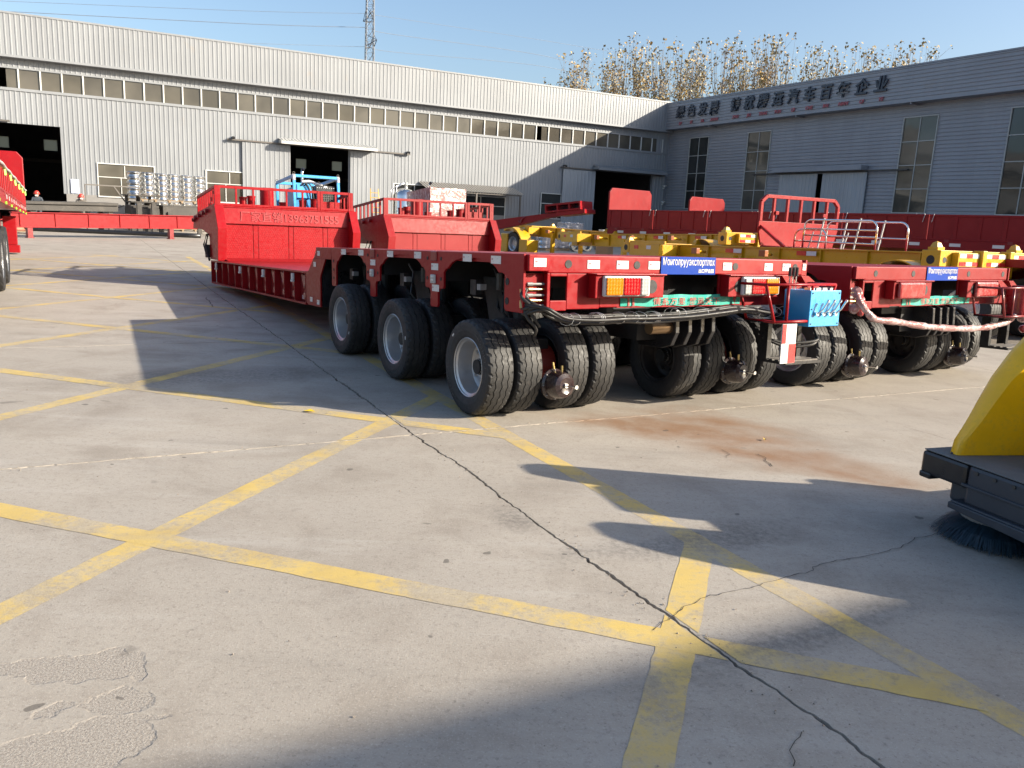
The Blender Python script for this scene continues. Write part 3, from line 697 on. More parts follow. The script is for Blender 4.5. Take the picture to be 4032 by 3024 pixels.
# ------------------------------------------------------------------ low-bed trailers (local x right, y forward, z up)
TO = G(1200+1560/2.2122, 900+1610/2.2122)
TAZ = R(31.66); TP = math.atan(.045)
T_FWD = Vector((-math.sin(TAZ), math.cos(TAZ), 0)); T_RT = Vector((math.cos(TAZ), math.sin(TAZ), 0))
def lowbed(name, label, org, yaw, first, ztyre, group):
    M = Matrix.Translation(org) @ Matrix.Rotation(TAZ + yaw, 4, 'Z') @ Matrix.Rotation(-TP, 4, 'X')
    T = thing(name, label, 'trailer', M=M, group=group)
    ZD = 1.315; XR = 3.16
    RD = RED if first else RED2
    # ---- deck and spine
    B('deck_plate', (.03, XR-.03, -.50, 4.36, ZD-.03, ZD), RD, T, .006)
    sp = MB(); sp.box(1.25, 1.95, -.30, 4.6, .80, ZD-.031)
    for s in (-.30, .85, .98, 2.3, 2.45, 3.75): sp.box(.06, XR-.06, s, s+.05, 1.05, ZD-.031)
    sp.build('spine_frame', BLACKM, T)
    # ---- side plates with wheel arches
    prof = [(-.56, ZD), (-.56, .90), (-.54, .873), (-.31, .873), (-.285, .895), (-.285, 1.15), (-.25, 1.165)]
    def archp(a, b):
        c = (a+b)/2; h = (b-a)/2
        return [(a+.05, 1.165), (a+.08, 1.165)] + [(c - (h-.1)*math.cos(R(x)), 1.165 + .105*math.sin(R(x))) for x in range(20, 161, 14)] + [(b-.08, 1.165), (b-.05, 1.165)]
    def post(c): return [(c-.19, 1.13), (c-.19, 1.0), (c-.175, .985), (c-.10, .98), (c-.075, .95), (c-.075, .83), (c-.06, .815), (c+.06, .815), (c+.075, .83), (c+.075, .95), (c+.10, .98), (c+.175, .985), (c+.19, 1.0), (c+.19, 1.13)]
    prof += archp(-.27, .78) + post(.965) + archp(1.15, 2.27) + post(2.455) + archp(2.64, 3.62)
    prof += [(3.62, 1.10), (3.62, .90), (3.63, .885), (3.60, .87), (3.74, .862), (3.77, .88), (3.77, 1.12), (3.80, ZD)]
    for sx, nm in ((0, 'side_plate'), (1, 'side_plate')):
        x0 = .0 if not sx else XR-.022
        mb = MB(); mb.prism(prof, x0, x0+.022, 'yz'); o = mb.build(nm, RD, T, bevel=.003)
    mb = MB(); mb.box(.0225, .09, -.54, 3.8, ZD-.075, ZD-.032); mb.box(XR-.09, XR-.0225, -.54, 3.8, ZD-.075, ZD-.032); mb.build('edge_flange', RD, T)
    if True:
        hl = MB()
        for (s, z, r) in [(-.33, 1.10, .028), (-.33, .95, .028)] + [(c+dx, z, .017) for c in (.965, 2.455) for dx in (-.14, .14) for z in (1.25, 1.07)] + [(3.70, 1.16, .018), (3.70, 1.06, .018), (3.70, .96, .018)]:
            MB().cyl((-.0035, s, z), (.01, s, z), r, 12).build('bolt_hole', BLACKM, T)
        for c in (.965, 2.455):
            B('bumper_lug', (-.012, .004, c-.06, c+.06, 1.225, 1.315), DKRED, T, .01)
            m_ = B('marker_lamp', (-.022, -.001, c-.045, c+.045, 1.025, 1.105), PALE, T, .008); B('lens', (-.026, -.0225, c-.032, c+.032, 1.038, 1.092), LED_W, m_, .003)
    if first:
        for s, z in ((-.15, 1.262), (.33, 1.268), (1.32, 1.272), (1.98, 1.272), (2.80, 1.272), (3.35, 1.272)): sticker(T, (-.001, s, z), (0, -1, 0), (0, 0, 1), .155, .062)
        for s, z in ((.95, 1.175), (2.45, 1.175), (.93, .985)): sticker(T, (-.001, s, z), (0, -1, 0), (0, 0, 1), .14, .06)
    # ---- front transition plate and step
    pf = [(3.80, 1.12), (3.80, ZD), (4.10, ZD), (4.36, ZD), (4.40, 1.18), (4.16, 1.16), (4.22, 1.0), (4.22, .575), (4.72, .575), (4.80, .62), (4.80, .97), (4.62, 1.02), (4.52, 1.16), (4.40, 1.18)]
    fp = MB(); fp.prism([(3.80, ZD-.001), (4.36, ZD-.001), (4.43, 1.175), (3.80, 1.175)], .0, .02); fp.prism([(4.22, 1.173), (4.50, 1.173), (4.62, 1.03), (4.80, .99), (4.80, .60), (4.72, .572), (4.22, .572), (4.22, .95), (4.02, 1.173)], .002, .022)
    fp.build('front_side_plate', RD, T, bevel=.003)
    MB().prism([(3.80, ZD-.001), (4.36, ZD-.001), (4.43, 1.175), (3.80, 1.175)], XR-.02, XR).build('front_side_plate', RD, T, bevel=.003)
    fw = MB(); fw.box(.03, 2.75, 4.20, 4.24, .575, ZD-.031); fw.build('bulkhead', BLACK, T)
    fr = MB(); fr.prism([(4.36, ZD), (4.78, .995), (4.75, .98), (4.33, ZD-.04)], .023, 2.78); fr.build('ramp_plate', RD, T)
    if first:
        for s, z in ((4.26, 1.24), (4.42, 1.10), (4.30, .63), (4.58, .65)): sticker(T, (-.001, s, z), (0, -1, 0), (0, 0, 1), .10, .06)
    # ---- low bed
    bx1 = 2.76
    bd = MB(); bd.box(.0, bx1, 4.80, 10.84, .975, 1.0); bd.build('bed_plate', RD, T, bevel=.003)
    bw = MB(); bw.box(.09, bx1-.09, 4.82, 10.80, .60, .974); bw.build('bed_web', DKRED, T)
    bf = MB(); bf.box(.0, .14, 4.82, 10.84, .565, .59); bf.box(bx1-.14, bx1, 4.82, 10.84, .565, .59); bf.build('bed_flange', RD, T)
    ribs = [4.84 + i*.50 for i in range(13)]
    for s in ribs:
        B('rib', (.003, .088, s-.008, s+.008, .591, .974), RD, T, 0)
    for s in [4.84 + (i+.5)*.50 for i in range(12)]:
        g = MB(); g.prism([(s-.11, .93), (s-.07, .95), (s, .93), (s+.07, .95), (s+.11, .93), (s, .76)], .060, .088); g.cyl((.062, s, .665), (.088, s, .665), .045, 16); g.build('web_plate', CUTOUT_LIT, T)  # raised triangle and disc coloured as lit cut-outs in the ribs
    for i, s in enumerate((5.35, 6.9, 8.4, 10.3)):
        l_ = MB(); l_.box(-.03, .0, s-.035, s+.035, .87, .955); l_.cyl((-.015, s, .87), (-.015, s, .84), .03, 10); l_.build('bed_side_lamp', WHITE, T, bevel=.006)
    if first:
        B('blue_sticker', (.076, .0895, 5.95, 6.2, .80, .95), paint('sticker_blue', (.10, .09, .32), .4, 0, .1), T, 0)
        sticker(T, (.087, 6.1, .64), (0, -1, 0), (0, 0, 1), .10, .05); sticker(T, (.087, 5.2, .64), (0, -1, 0), (0, 0, 1), .10, .05)
    # ---- gooseneck
    gs = 10.10; gR = 2.74
    gl = MB(); side = [(gs+.03, 1.02), (gs-.04, 1.60), (gs+.22, 2.03), (12.45, 1.88), (12.52, 1.62), (11.6, 1.60), (11.0, 1.50), (10.72, 1.36), (10.66, 1.02)]
    gl.prism(side, .0, .022); gl.build('gooseneck_side', RD, T, bevel=.003)
    gl = MB(); gl.prism(side, gR-.022, gR); gl.build('gooseneck_side', RD, T, bevel=.003)
    gp = MB(); gp.add([(.022, gs+.22, 2.035), (gR-.022, gs+.22, 2.035), (gR-.022, 12.46, 1.885), (.022, 12.46, 1.885), (.022, gs+.22, 2.0), (gR-.022, gs+.22, 2.0), (gR-.022, 12.46, 1.85), (.022, 12.46, 1.85)],
        [(0, 1, 2, 3), (7, 6, 5, 4), (0, 4, 5, 1), (2, 6, 7, 3), (1, 5, 6, 2), (3, 7, 4, 0)]); gp.build('gooseneck_deck', RD, T)
    # rear face: smooth upper band, recessed lower chequer panels
    fb = MB(); fb.prism([(gs+.40, 1.70), (gs+.205, 1.70), (gs+.235, 1.99), (gs+.21, 2.035), (gs+.40, 2.035)], .023, gR-.023); fb.build('rear_band', RD, T, bevel=.004)
    pw = [.13, .70, 1.38, 2.07, 2.62]
    for i, (a, b) in enumerate(zip(pw, pw[1:])):
        mb = MB(); mb.box(a+.004, b-.004, gs+.26, gs+.30, 1.02, 1.698); o = mb.build('face_panel', RD, T, bevel=.004)
        a2 = a + (.10 if i else .02)
        cp = MB(); cp.box(a2, b-.03, gs+.252, gs+.2595, 1.03, 1.685); cpo = cp.build('chequer_plate', RD, o)
        if first:
            dts = MB(); nx = int((b-.03-a2)/.042); nz = 15
            for ix in range(nx):
                for iz in range(nz):
                    cx_ = a2+.025+ix*.042+(.021 if iz % 2 else 0); cz_ = 1.05+iz*.043; y_ = gs+.2515
                    if cx_ > b-.045: continue
                    dts.add([(cx_-.014, y_, cz_), (cx_, y_, cz_-.008), (cx_+.014, y_, cz_), (cx_, y_, cz_+.008), (cx_, y_-.006, cz_)], [(0, 1, 4), (1, 2, 4), (2, 3, 4), (3, 0, 4)])
            kind(dts.build('chequer_studs', CHEQ_GLINT, o), 'stuff')
    sk = MB(); sk.prism([(gs-.25, 1.003), (gs+.26, 1.06), (gs+.26, 1.003)], .13, 2.62); sk.build('bed_kick_plate', RD, T)
    for (xa, xb, si) in ((-.01, .15, 1), (gR-.15, gR+.01, -1)):
        wg = MB(); fl = [(gs+.03, 1.01), (gs-.05, 1.60), (gs+.20, 2.03)]
        wg.prism(fl + [(p[0]+.02, p[1]) for p in fl[::-1]], xa, xb); wg.build('wing_flange', RD, T, bevel=.003)
        iw = MB(); xi = xb-.02 if si > 0 else xa; iw.prism([(gs+.06, 1.01), (gs-.02, 1.60), (gs+.22, 2.0), (gs+.26, 2.0), (gs+.26, 1.01)], xi, xi+.018); iw.build('wing_plate', RD, T)
    hh = MB(); hh.cyl((gR-.158, gs+.15, 1.85), (gR-.149, gs+.15, 1.85), .035, 14); hh.build('wing_hole', BLACKM, T)
    ub = MB(); ub.box(.3, gR-.3, 10.7, 12.3, 1.45, 1.9); ub.box(.023, gR-.023, 10.70, 11.0, 1.02, 1.5); ub.build('gooseneck_core', RD, T)
    for i, (s, z) in enumerate(((12.1, 1.86), (12.3, 1.82), (11.7, 1.90), (11.3, 1.94), (10.95, 1.97))): MB().cyl((-.06, s, z-.03), (.05, s, z-.03), .04, 12).build('roller_lug', DKRED, T)
    hs = MB(); hs.tube([(-.02, 10.9, 1.5), (-.05, 11.0, 1.3), (-.04, 10.9, 1.1), (-.03, 10.8, 1.0)], .02, 7); hs.tube([(-.01, 11.1, 1.5), (-.06, 11.15, 1.3), (-.05, 11.0, 1.12)], .016, 7); hs.box(-.05, .02, 10.98, 11.1, 1.05, 1.3); hs.build('brake_hose', HOSE, T)
    # ---- guard rail round the gooseneck deck
    r0 = gs+.24; zt = lambda s: 2.37 - (s-r0)*.075; zb = lambda s: 2.05 - (s-r0)*.075
    def rail(p, q, npost, nm='guard_rail'):
        mb = MB(); p = Vector(p); q = Vector(q)
        mb.bar((p.x, p.y, zt(p.y)), (q.x, q.y, zt(q.y)), .04, .05); mb.bar((p.x, p.y, zb(p.y)), (q.x, q.y, zb(q.y)), .04, .04)
        for i in range(npost+1):
            c = p + (q-p)*i/npost; ww = .055 if i in (0, npost) else .035
            mb.box(c.x-ww/2, c.x+ww/2, c.y-ww/2, c.y+ww/2, zb(c.y)-.03, zt(c.y)+(.02 if i in (0, npost) else 0))
        mb.build(nm, RD, T, bevel=.003)
    rail((.03, r0, 0), (.03, 12.0, 0), 8); rail((2.66, r0, 0), (2.66, 12.0, 0), 8); rail((.08, r0, 0), (1.98, r0, 0), 6); rail((2.04, r0, 0), (2.62, r0, 0), 2)
    # red reservoirs and valve pots on the deck
    for (x, s, r, h) in ((.62, 10.75, .07, .22), (.80, 10.85, .075, .26), (1.17, 11.1, .135, .46), (1.75, 10.62, .07, .20), (2.0, 10.62, .09, .24), (1.55, 11.3, .08, .22)):
        zz = 2.035 - (s-gs-.2)*.066; c_ = MB(); c_.lathe([(0, 0), (0, r), (h-.03, r), (h-.03, r*1.1), (h, r*1.1), (h, 0)], 20, frameM((x, s, zz), (0, 0, 1), (0, 1, 0), (-1, 0, 0))); c_.build('reservoir', RD, T, smooth=35)
    B('tool_chest', (2.08, 2.5, 10.45, 10.9, 1.99, 2.2), RD, T)
    # ---- rear end
    yb = -.55
    rb = MB(); rb.box(.21, 3.08, yb-.02, -.48, 1.175, ZD-.001); rb.build('rear_beam', RD, T, bevel=.01)
    for x in (.40, 1.08, 2.20, 2.98): MB().cyl((x, yb-.0235, 1.245), (x, yb, 1.245), .032, 16).build('beam_hole', BLACKM, T)
    lp = MB(); zb0, zt0 = .885, 1.174
    lp.box(.215, .245, yb-.01, -.5, zb0, zt0); lp.box(.40, .72, yb-.01, yb+.01, zb0+.01, zt0); lp.box(.245, .40, yb-.01, yb+.01, 1.15, zt0); lp.box(.245, .40, yb-.01, yb+.01, zb0, .965)
    lp.box(.72, 1.32, yb-.009, yb+.012, zb0+.02, 1.155); lp.build('rear_panel', RD, T, bevel=.006)
    rp = MB(); rp.box(2.02, 3.06, yb-.01, yb+.012, .90, zt0); rp.build('rear_panel', RD, T, bevel=.006)
    cb = MB(); cb.box(.9, 2.3, yb-.008, yb+.03, .90, .985); cb.build('lower_cross_bar', RD, T)
    ib = MB(); ib.box(1.0, 2.2, yb+.25, yb+.3, .8, 1.17); ib.build('inner_plate', BLACKM, T)
    nt_ = MB(); nt_.box(.022, .214, -.50, -.30, .88, 1.17); nt_.build('corner_recess', RD, T)
    cbx = MB(); cbx.box(.023, .209, -.60, -.40, 1.19, ZD-.002); cbx.build('corner_box', RD, T, bevel=.006)
    cfl = MB(); cfl.box(.0, .21, -.56, -.54, .875, .90); cfl.build('corner_foot', RD, T)
    # light boxes
    for (xa, xb, orr) in ((.60, 1.30, -1), (2.04, 2.62, 1)):
        lb = MB(); lb.box(xa, xb, yb-.11, yb-.011, .985, 1.165); lb.box(xa-.01, xb+.01, yb-.135, yb-.011, 1.165, 1.178); o = lb.build('light_box', RD, T, bevel=.006)
        xh = xb-.13 if orr < 0 else xa+.13
        MB().cyl((xh, yb-.113, 1.075), (xh, yb-.10, 1.075), .055, 18).build('light_hole', BLACKM, o)
        l0 = (xa+.06) if orr < 0 else (xb-.44); 
        if first:
            l_ = B('tail_light', (l0, l0+.462, yb-.15, yb-.1105, 1.0, 1.16), WHITE, o, .012)
            x0 = l0+.012
            seq = ((.17, LED_O), (.17, LED_R), (.085, LED_W)); seq = seq if orr < 0 else seq[::-1]
            cx_ = x0
            for (wd, mt) in seq:
                B('lens', (cx_, cx_+wd-.008, yb-.166, yb-.1505, 1.01, 1.15), mt, l_, .012); cx_ += wd+.004
        else:
            mb = MB(); n = 7
            for i in range(n):
                for j in range(5): pass
            l_ = B('tail_light', (l0, l0+.45, yb-.15, yb-.1105, 1.0, 1.155), REDWRAP, o, .03)
            B('film_wrap', (l0-.012, l0+.462, yb-.158, yb-.111, .992, 1.162), REDWRAP, l_, .03)
    # blue sign
    sg = B('name_sign', (1.33, 1.95, yb-.030, yb-.0215, 1.172, ZD+.004), DBLUE, T, .002)
    link('lettering', text_mesh('Монголрууэкспортлох', .066, 0, .0003, 0, STICK, 'CENTER', 1.02), sg, Matrix.Translation((1.64, yb-.032, 1.25)) @ Matrix.Rotation(R(90), 4, 'X') @ Matrix.Diagonal((.80, 1.3, 1, 1)))
    link('lettering', text_mesh('出口蒙古国', .036, 0, .001, 0, STICK, 'RIGHT'), sg, Matrix.Translation((1.93, yb-.032, 1.19)) @ Matrix.Rotation(R(90), 4, 'X'))
    # green banner
    bn = MB(); n = 24
    for i in range(n+1):
        x = .93 + 1.36*i/n; yy = yb-.016 - .006*math.sin(i*1.3)
        bn.v += [(x, yy, .912 + .006*math.sin(i*.9)), (x, yy-.004*math.sin(i*2.1), 1.0 + .006*math.sin(i*.7))]; bn.v += [(x, yy+.004, .912), (x, yy+.004, 1.0)]
    for i in range(n): bn.f.append((4*i, 4*i+4, 4*i+5, 4*i+1)); bn.f.append((4*i+2, 4*i+3, 4*i+7, 4*i+6)); bn.f.append((4*i+1, 4*i+5, 4*i+7, 4*i+3)); bn.m += [0, 0, 0]
    bo = bn.build('banner', GREEN, T)
    link('lettering', text_mesh('情系万里 腾运天下', .082, 0, .0012, 0, BRED, 'CENTER', 1.25), bo, Matrix.Translation((1.65, yb-.028, .925)) @ Matrix.Rotation(R(90), 4, 'X') @ Matrix.Diagonal((1.0, .78, 1, 1)))
    for xx in (1.0, 1.05): MB().add([(xx, yb-.027, .915), (xx+.02, yb-.027, .915), (xx+.01, yb-.027, .998), (xx-.01, yb-.027, .998)], [(0, 1, 2, 3)]).build('banner_stripe', BRED, bo)
    if first:
        for x in (.64, .93, 1.26, 2.10, 2.62, 2.86): sticker(T, (x, yb-.0215, 1.245), (1, 0, 0), (0, 0, 1), .12 if x < 2 else .105, .066)
        sticker(T, (.12, -.601, 1.255), (1, 0, 0), (0, 0, 1), .11, .065)
        o = B('edge_block', (3.085, 3.15, yb-.01, -.42, 1.17, 1.29), RD, T); sticker(T, (3.118, yb-.012, 1.25), (1, 0, 0), (0, 0, 1), .045, .06)
    # hydraulic couplings on the corner recess
    zc = [1.09, 1.05, 1.005, .965, .925]
    for i, z in enumerate(zc):
        c_ = MB(); c_.cyl((.10, -.52, z), (.213, -.52, z), .010, 10); c_.cyl((.06, -.52, z), (.11, -.52, z), .014, 8); c_.build('coupling', BRASS if i % 2 else GREY, T, smooth=35)
    # ---- black drawbar lugs and pin
    for x in (1.545, 1.69, 1.835, 1.965):
        mb = MB(); mb.prism([(-.1, .90), (yb+.06, .90), (yb-.03, .87), (yb-.04, .68), (yb+.02, .565), (yb+.14, .53), (-.1, .53)], x-.022, x+.022); mb.build('drawbar_lug', BLACK, T, bevel=.006)
    db = MB(); db.box(1.3, 2.1, -.35, .2, .60, .86); db.build('drawbar_housing', BLACKM, T)
    if first:
        MB().cyl((1.30, yb+.05, .72), (1.56, yb+.05, .72), .055, 20).build('link_pin', PINM, T, smooth=35)
    # ---- axles, arms, brake chambers, wheels
    xs = (-.06, .21, .67, .95, 1.94, 2.24, 2.67, 2.97)
    for li, s in enumerate((0.0, 1.53, 3.02)):
        zc_ = ztyre + TP*s
        for side_ in (0, 1):
            xa = (.12, .80) if not side_ else (2.09, 2.82)
            ax = MB(); xm = sum(xa)/2
            ax.cyl((xa[0]-.2, s, zc_), (xa[1]+.2, s, zc_), .06); ax.box(xm-.09, xm+.09, s-.1, s+.35, zc_+.03, zc_+.22); ax.prism([(s+.1, zc_-.03), (s+.1, zc_+.2), (s+.45, 1.1), (s+.7, 1.1), (s+.5, zc_+.1)], xm-.1, xm+.1)
            ax.cyl((xm, s+.2, zc_+.1), (xm, s+.2, 1.2), .07); ax.build('axle_arm', BLACKM, T)
            rx = MB(); rx.cyl((xm-.13, s, zc_), (xm+.13, s, zc_), .17, 18); rx.build('brake_drum', RUSTDRUM if li == 0 else BLACKM, T)
            pp = MB(); rng = random.Random(li*5+side_)
            for q in range(5):
                x1, s1, z1 = .15+rng.random()*.8 + 2*side_, s+.15+rng.random()*.5, .8+rng.random()*.15
                pp.tube([(x1, s1, 1.18), (x1+.03, s1-.05, z1+.15), (x1-.03, s1-.12, z1-.05), (x1+.05, s1-.2, z1-.2)], .012, 6)
            pp.box(.35+2*side_, .50+2*side_, s+.2, s+.35, .98, 1.1); pp.box(.15+2*side_, .22+2*side_, s+.45, s+.55, .95, 1.08)
            pp.build('suspension_lines', HOSE, T)
            MB().box(.1+2*side_, .16+2*side_, s+.28, s+.34, 1.0, 1.05).build('valve', GREY, T); MB().cyl((.3+2*side_, s+.3, 1.0), (.3+2*side_, s+.3, 1.14), .03, 8).build('valve', DSTEEL, T)
            if li == 0:
                xc = .44 if not side_ else 2.44
                bc = MB(); Mx = frameM((xc, s-.30, .27), (.10, -.99, .05), (.99, .10, 0), (0, .05, .99))
                Mx = Mx @ Matrix.Scale(1.2, 4); bc.lathe([(0, 0), (0, .09), (.03, .105), (.045, .108), (.05, .108), (.06, .092), (.13, .092), (.165, .082), (.18, .055), (.172, .03), (.172, 0)], 26, Mx); o = bc.build('brake_chamber', CHAMB, T, smooth=35)
                b2 = MB(); b2.lathe([(.172, 0), (.172, .016), (.185, .016), (.185, .006), (.27, .006), (.272, .014), (.285, .014), (.285, 0)], 12, Mx); b2.build('release_bolt', CHROME, o)
                for q in range(8):
                    a = q*math.pi/4; MB().cyl(Mx @ Vector((.05, .1*math.cos(a), .1*math.sin(a))), Mx @ Vector((.064, .1*math.cos(a), .1*math.sin(a))), .006, 6).build('clamp_bolt', GREY, o)
                MB().cyl(Mx @ Vector((.05, .0, .10)), Mx @ Vector((.05, -.01, .15)), .009, 8).build('air_fitting', BRASS, o); MB().cyl(Mx @ Vector((.11, .02, .09)), Mx @ Vector((.11, .02, .13)), .009, 8).build('air_fitting', BRASS, o)
        for xi, x in enumerate(xs):
            if not first and li > 0 and xi > 1: continue          # hidden behind the rear row
            out = xi in (0, 4) ; face = -1 if xi in (0, 2, 4, 6) else 1
            wheel(T, x, s, zc_, face, silver=(xi in (0, 7)), letters=(xi == 0 and first), cap=True, spin=random.uniform(0, 6))
    return T
CHEQ_GLINT, t_, b_ = newmat('chequer_plate')
setp(b_, Base_Color=(.42, .03, .034, 1), Roughness=.22, Coat_Weight=.4)  # lighter red than the panel paints the glint on the studs
BRED = paint('banner_red', (.30, .04, .03), .5, 0, .1); RUSTDRUM = paint('drum_red', (.20, .02, .012), .5, 0, .3)
CHAMB = paint('chamber_black', (.03, .018, .018), .22, .3, .1)
T1 = lowbed('lowbed_trailer', 'red low-bed trailer with bare orange and red tail lights and a blue control box', TO, 0, True, .394, 'red low-bed trailers parked side by side')
T2 = lowbed('lowbed_trailer', 'red low-bed trailer with film-wrapped tail lights standing beside the first one', TO + T_RT*3.80 + Vector((0, 0, -.05)), R(2.5), False, .444, 'red low-bed trailers parked side by side')

# ---- things particular to the first trailer
yb = -.55
def hose(par, pts, r=.013, name='hydraulic_hose', mat=HOSE, n=8):
    # Catmull-Rom through the points
    P = [Vector(p) for p in pts]; out = []
    for i in range(len(P)-1):
        p0, p1, p2, p3 = P[max(0, i-1)], P[i], P[i+1], P[min(len(P)-1, i+2)]
        for k in range(8):
            t = k/8; out.append(.5*((2*p1) + (p2-p0)*t + (2*p0-5*p1+4*p2-p3)*t*t + (3*p1-p0-3*p2+p3)*t**3))
    out.append(P[-1]); mb = MB(); mb.tube(out, r, n); return mb.build(name, mat, par, smooth=True)
for i, (z0, xs_, dz) in enumerate(((1.05, .02, .0), (.965, .03, -.012), (.925, .035, -.03), (1.0, .045, -.042), (1.05, .05, -.008), (.965, .05, -.026), (.925, .05, -.046), (1.0, .05, -.02))):
    yy = yb-.05-.012*(i % 2)-(.034*(i-3) if i > 3 else 0)  # rearmost hoses added to broaden the bundle's shadow on the tyres
    hose(T1, [(.07, -.52, z0), (xs_, -.53, z0-.005), (xs_-.02, -.55, z0-.06), (xs_+.05, yy, .93+dz*.5), (.28, yy, .865+dz), (.55, yy-.02, .845+dz), (.85, yy-.02, .85+dz), (1.1, yy-.01, .84+dz+.006*math.sin(i*2)), (1.5, yy-.03, .855+dz), (1.9, yy-.04, .885+dz), (2.15, yy-.04, .90+dz*.8), (2.4, yy-.02, .875+dz), (2.6, yy+.02, .85+dz), (2.78, yy+.06, .82+dz), (2.9, yy+.12, .80+dz)], .0135)
hose(T1, [(.07, -.52, .925), (.02, -.55, .90), (.04, -.58, .83), (.10, -.60, .76), (.12, -.55, .70)], .013); hose(T1, [(.07, -.52, 1.0), (.03, -.56, .93), (.07, -.6, .85), (.13, -.6, .77)], .013)
el = MB()
for z in (1.05, .965): el.cyl((.075, -.52, z), (.01, -.52, z), .014, 8); el.cyl((.01, -.52, z), (.0, -.545, z-.055), .014, 8)
el.build('hose_elbow', BRASS, T1, smooth=35)
for x, n in ((.33, 1), (.40, 1), (.60, 3), (.83, 1), (.97, 1), (1.05, 1), (1.17, 3), (1.40, 1), (1.47, 1), (1.72, 1), (2.35, 1), (2.5, 3), (2.62, 1), (2.78, 1)):
    z = .845 if x < 1.3 else .872
    if x > 2.3: z = .862
    for k in range(n):
        xx = x + .017*k; t_ = MB(); pts = [(xx+.006*math.sin(a), yb-.115+.098*math.cos(a), z-.016+.046*math.sin(a)) for a in [i*math.pi/6 for i in range(13)]]; t_.tube(pts, .0024, 5); t_.build('cable_tie', WHITE, T1)
# phone and maker lettering faintly painted on the gooseneck band
FAINT = paint('faint_lettering', (.30, .007, .012), .5, .1, .3)
link('painted_lettering', text_mesh('厂家直销13963751555', .205, .0, .002, 0, FAINT, 'CENTER'), T1, Matrix.Translation((1.42, 10.10+.203, 1.765)) @ Matrix.Rotation(R(86), 4, 'X') @ Matrix.Diagonal((1.0, 1.05, 1, 1)))
# walk-round platform with rail, control box and warning board at the right corner
def access(T, first):
    RD = RED if first else RED2
    r_ = MB(); pr = .013; y0, y1 = yb-.42, yb-.08
    P_ = {'a': (2.16, y0, 1.105), 'b': (3.06, y0, 1.105), 'c': (2.93, y0, .785), 'd': (2.29, y0, .785)}
    def seg(p, q): r_.tube([p, q], pr, 8)
    seg(P_['a'], P_['b']); seg(P_['b'], P_['c']); seg(P_['c'], P_['d']); seg(P_['d'], P_['a'])
    P2 = {k: (v[0]+.03, y1, v[2]) for k, v in P_.items()}
    seg(P_['a'], P2['a']); seg(P2['a'], P2['d']); seg(P_['d'], P2['d']); seg(P_['b'], P2['b']); seg(P2['b'], P2['c']); seg(P_['c'], P2['c']); seg((2.44, y0, 1.105), (2.44, y0, .785)); seg((2.75, y0, 1.105), (2.75, y0, .785))
    r_.build('step_rail', RD if first else DKRED, T, smooth=True)
    st = MB(); st.box(2.29, 2.95, y0, y1, .77, .782); st.box(2.50, 2.55, y1-.1, y1, .42, .77); st.box(2.90, 2.95, y1-.1, y1, .42, .77); st.box(2.50, 2.97, y0+.02, y1, .40, .425); st.build('step_frame', BLACK, T)
    tr_ = MB()
    for k in range(4): tr_.box(2.51, 2.95, y0+.04+k*.07, y0+.085+k*.07, .4255, .435)
    tr_.build('step_tread', STEEL, T)
    ar = MB(); ar.prism([(2.72, 1.17), (2.82, 1.17), (3.0, 1.08), (3.0, 1.0), (2.9, 1.0)], yb-.10, yb-.02, 'xz'); ar.prism([(2.98, 1.17), (3.08, 1.17), (3.24, 1.08), (3.24, 1.0), (3.15, 1.0)], yb-.10, yb-.02, 'xz'); ar.build('support_arm', RD, T)
    if not first: return
    cb = B('control_box', (2.71, 3.12, y0-.02, y0+.27, .735, 1.055), LBLUE, T, .006)
    for i in range(4):
        x = 2.785 + i*.083; l_ = MB(); l_.cyl((x, y0-.02, .85), (x, y0-.05, .85), .018, 12); l_.tube([(x, y0-.045, .85), (x+.03, y0-.075, .89), (x+.075, y0-.09, .965)], .009, 8); l_.lathe([(0, 0), (0, .013), (.02, .013), (.02, 0)], 10, frameM((x+.07, y0-.09, .955), (.6, 0, .8), (0, 1, 0), (-.8, 0, .6))); l_.build('lever', CHROME, cb, smooth=35)
    for (x, z) in ((2.735, .76), (3.095, .76), (2.735, 1.03), (3.095, 1.03), (2.735, .89)): MB().cyl((x, y0-.021, z), (x, y0-.026, z), .006, 8).build('screw', BLACKM, cb)
    for i in range(3):
        x = 2.68+i*.045; l_ = MB(); l_.cyl((x, y0+.2, 1.05), (x, y0+.2, 1.17), .006, 8); o = l_.build('control_lever', CHROME, cb); MB().cyl((x, y0+.2, 1.17), (x, y0+.2, 1.25), .014, 10).build('grip', BLACK, o)
    cq = MB()
    for i in range(4): cq.box(2.76+i*.085, 2.815+i*.085, y0+.03, y0+.1, 1.056, 1.075)
    cq.build('valve_block', ALU, cb)
    # red and white board
    wb = B('warning_board', (2.37, 2.55, y0-.03, y0-.02, .425, .768), STICK, T, 0)
    for (xa, xb_, za, zb_) in ((2.37, 2.42, .598, .768), (2.462, 2.55, .425, .596)): B('red_field', (xa+.001, xb_-.001, y0-.0325, y0-.0305, za+.002, zb_-.002), STRED, wb, 0)
    for dx, mt in ((.02, HOSE), (.05, HOSE)): hose(T, [(3.02, y0+.2, .74), (3.04, y0+.15, .64), (2.92+dx, y0+.1, .54+dx), (2.7, y0+.2, .52+dx), (2.5, y0+.3, .62)], .014)
access(T1, True); access(T2, False)
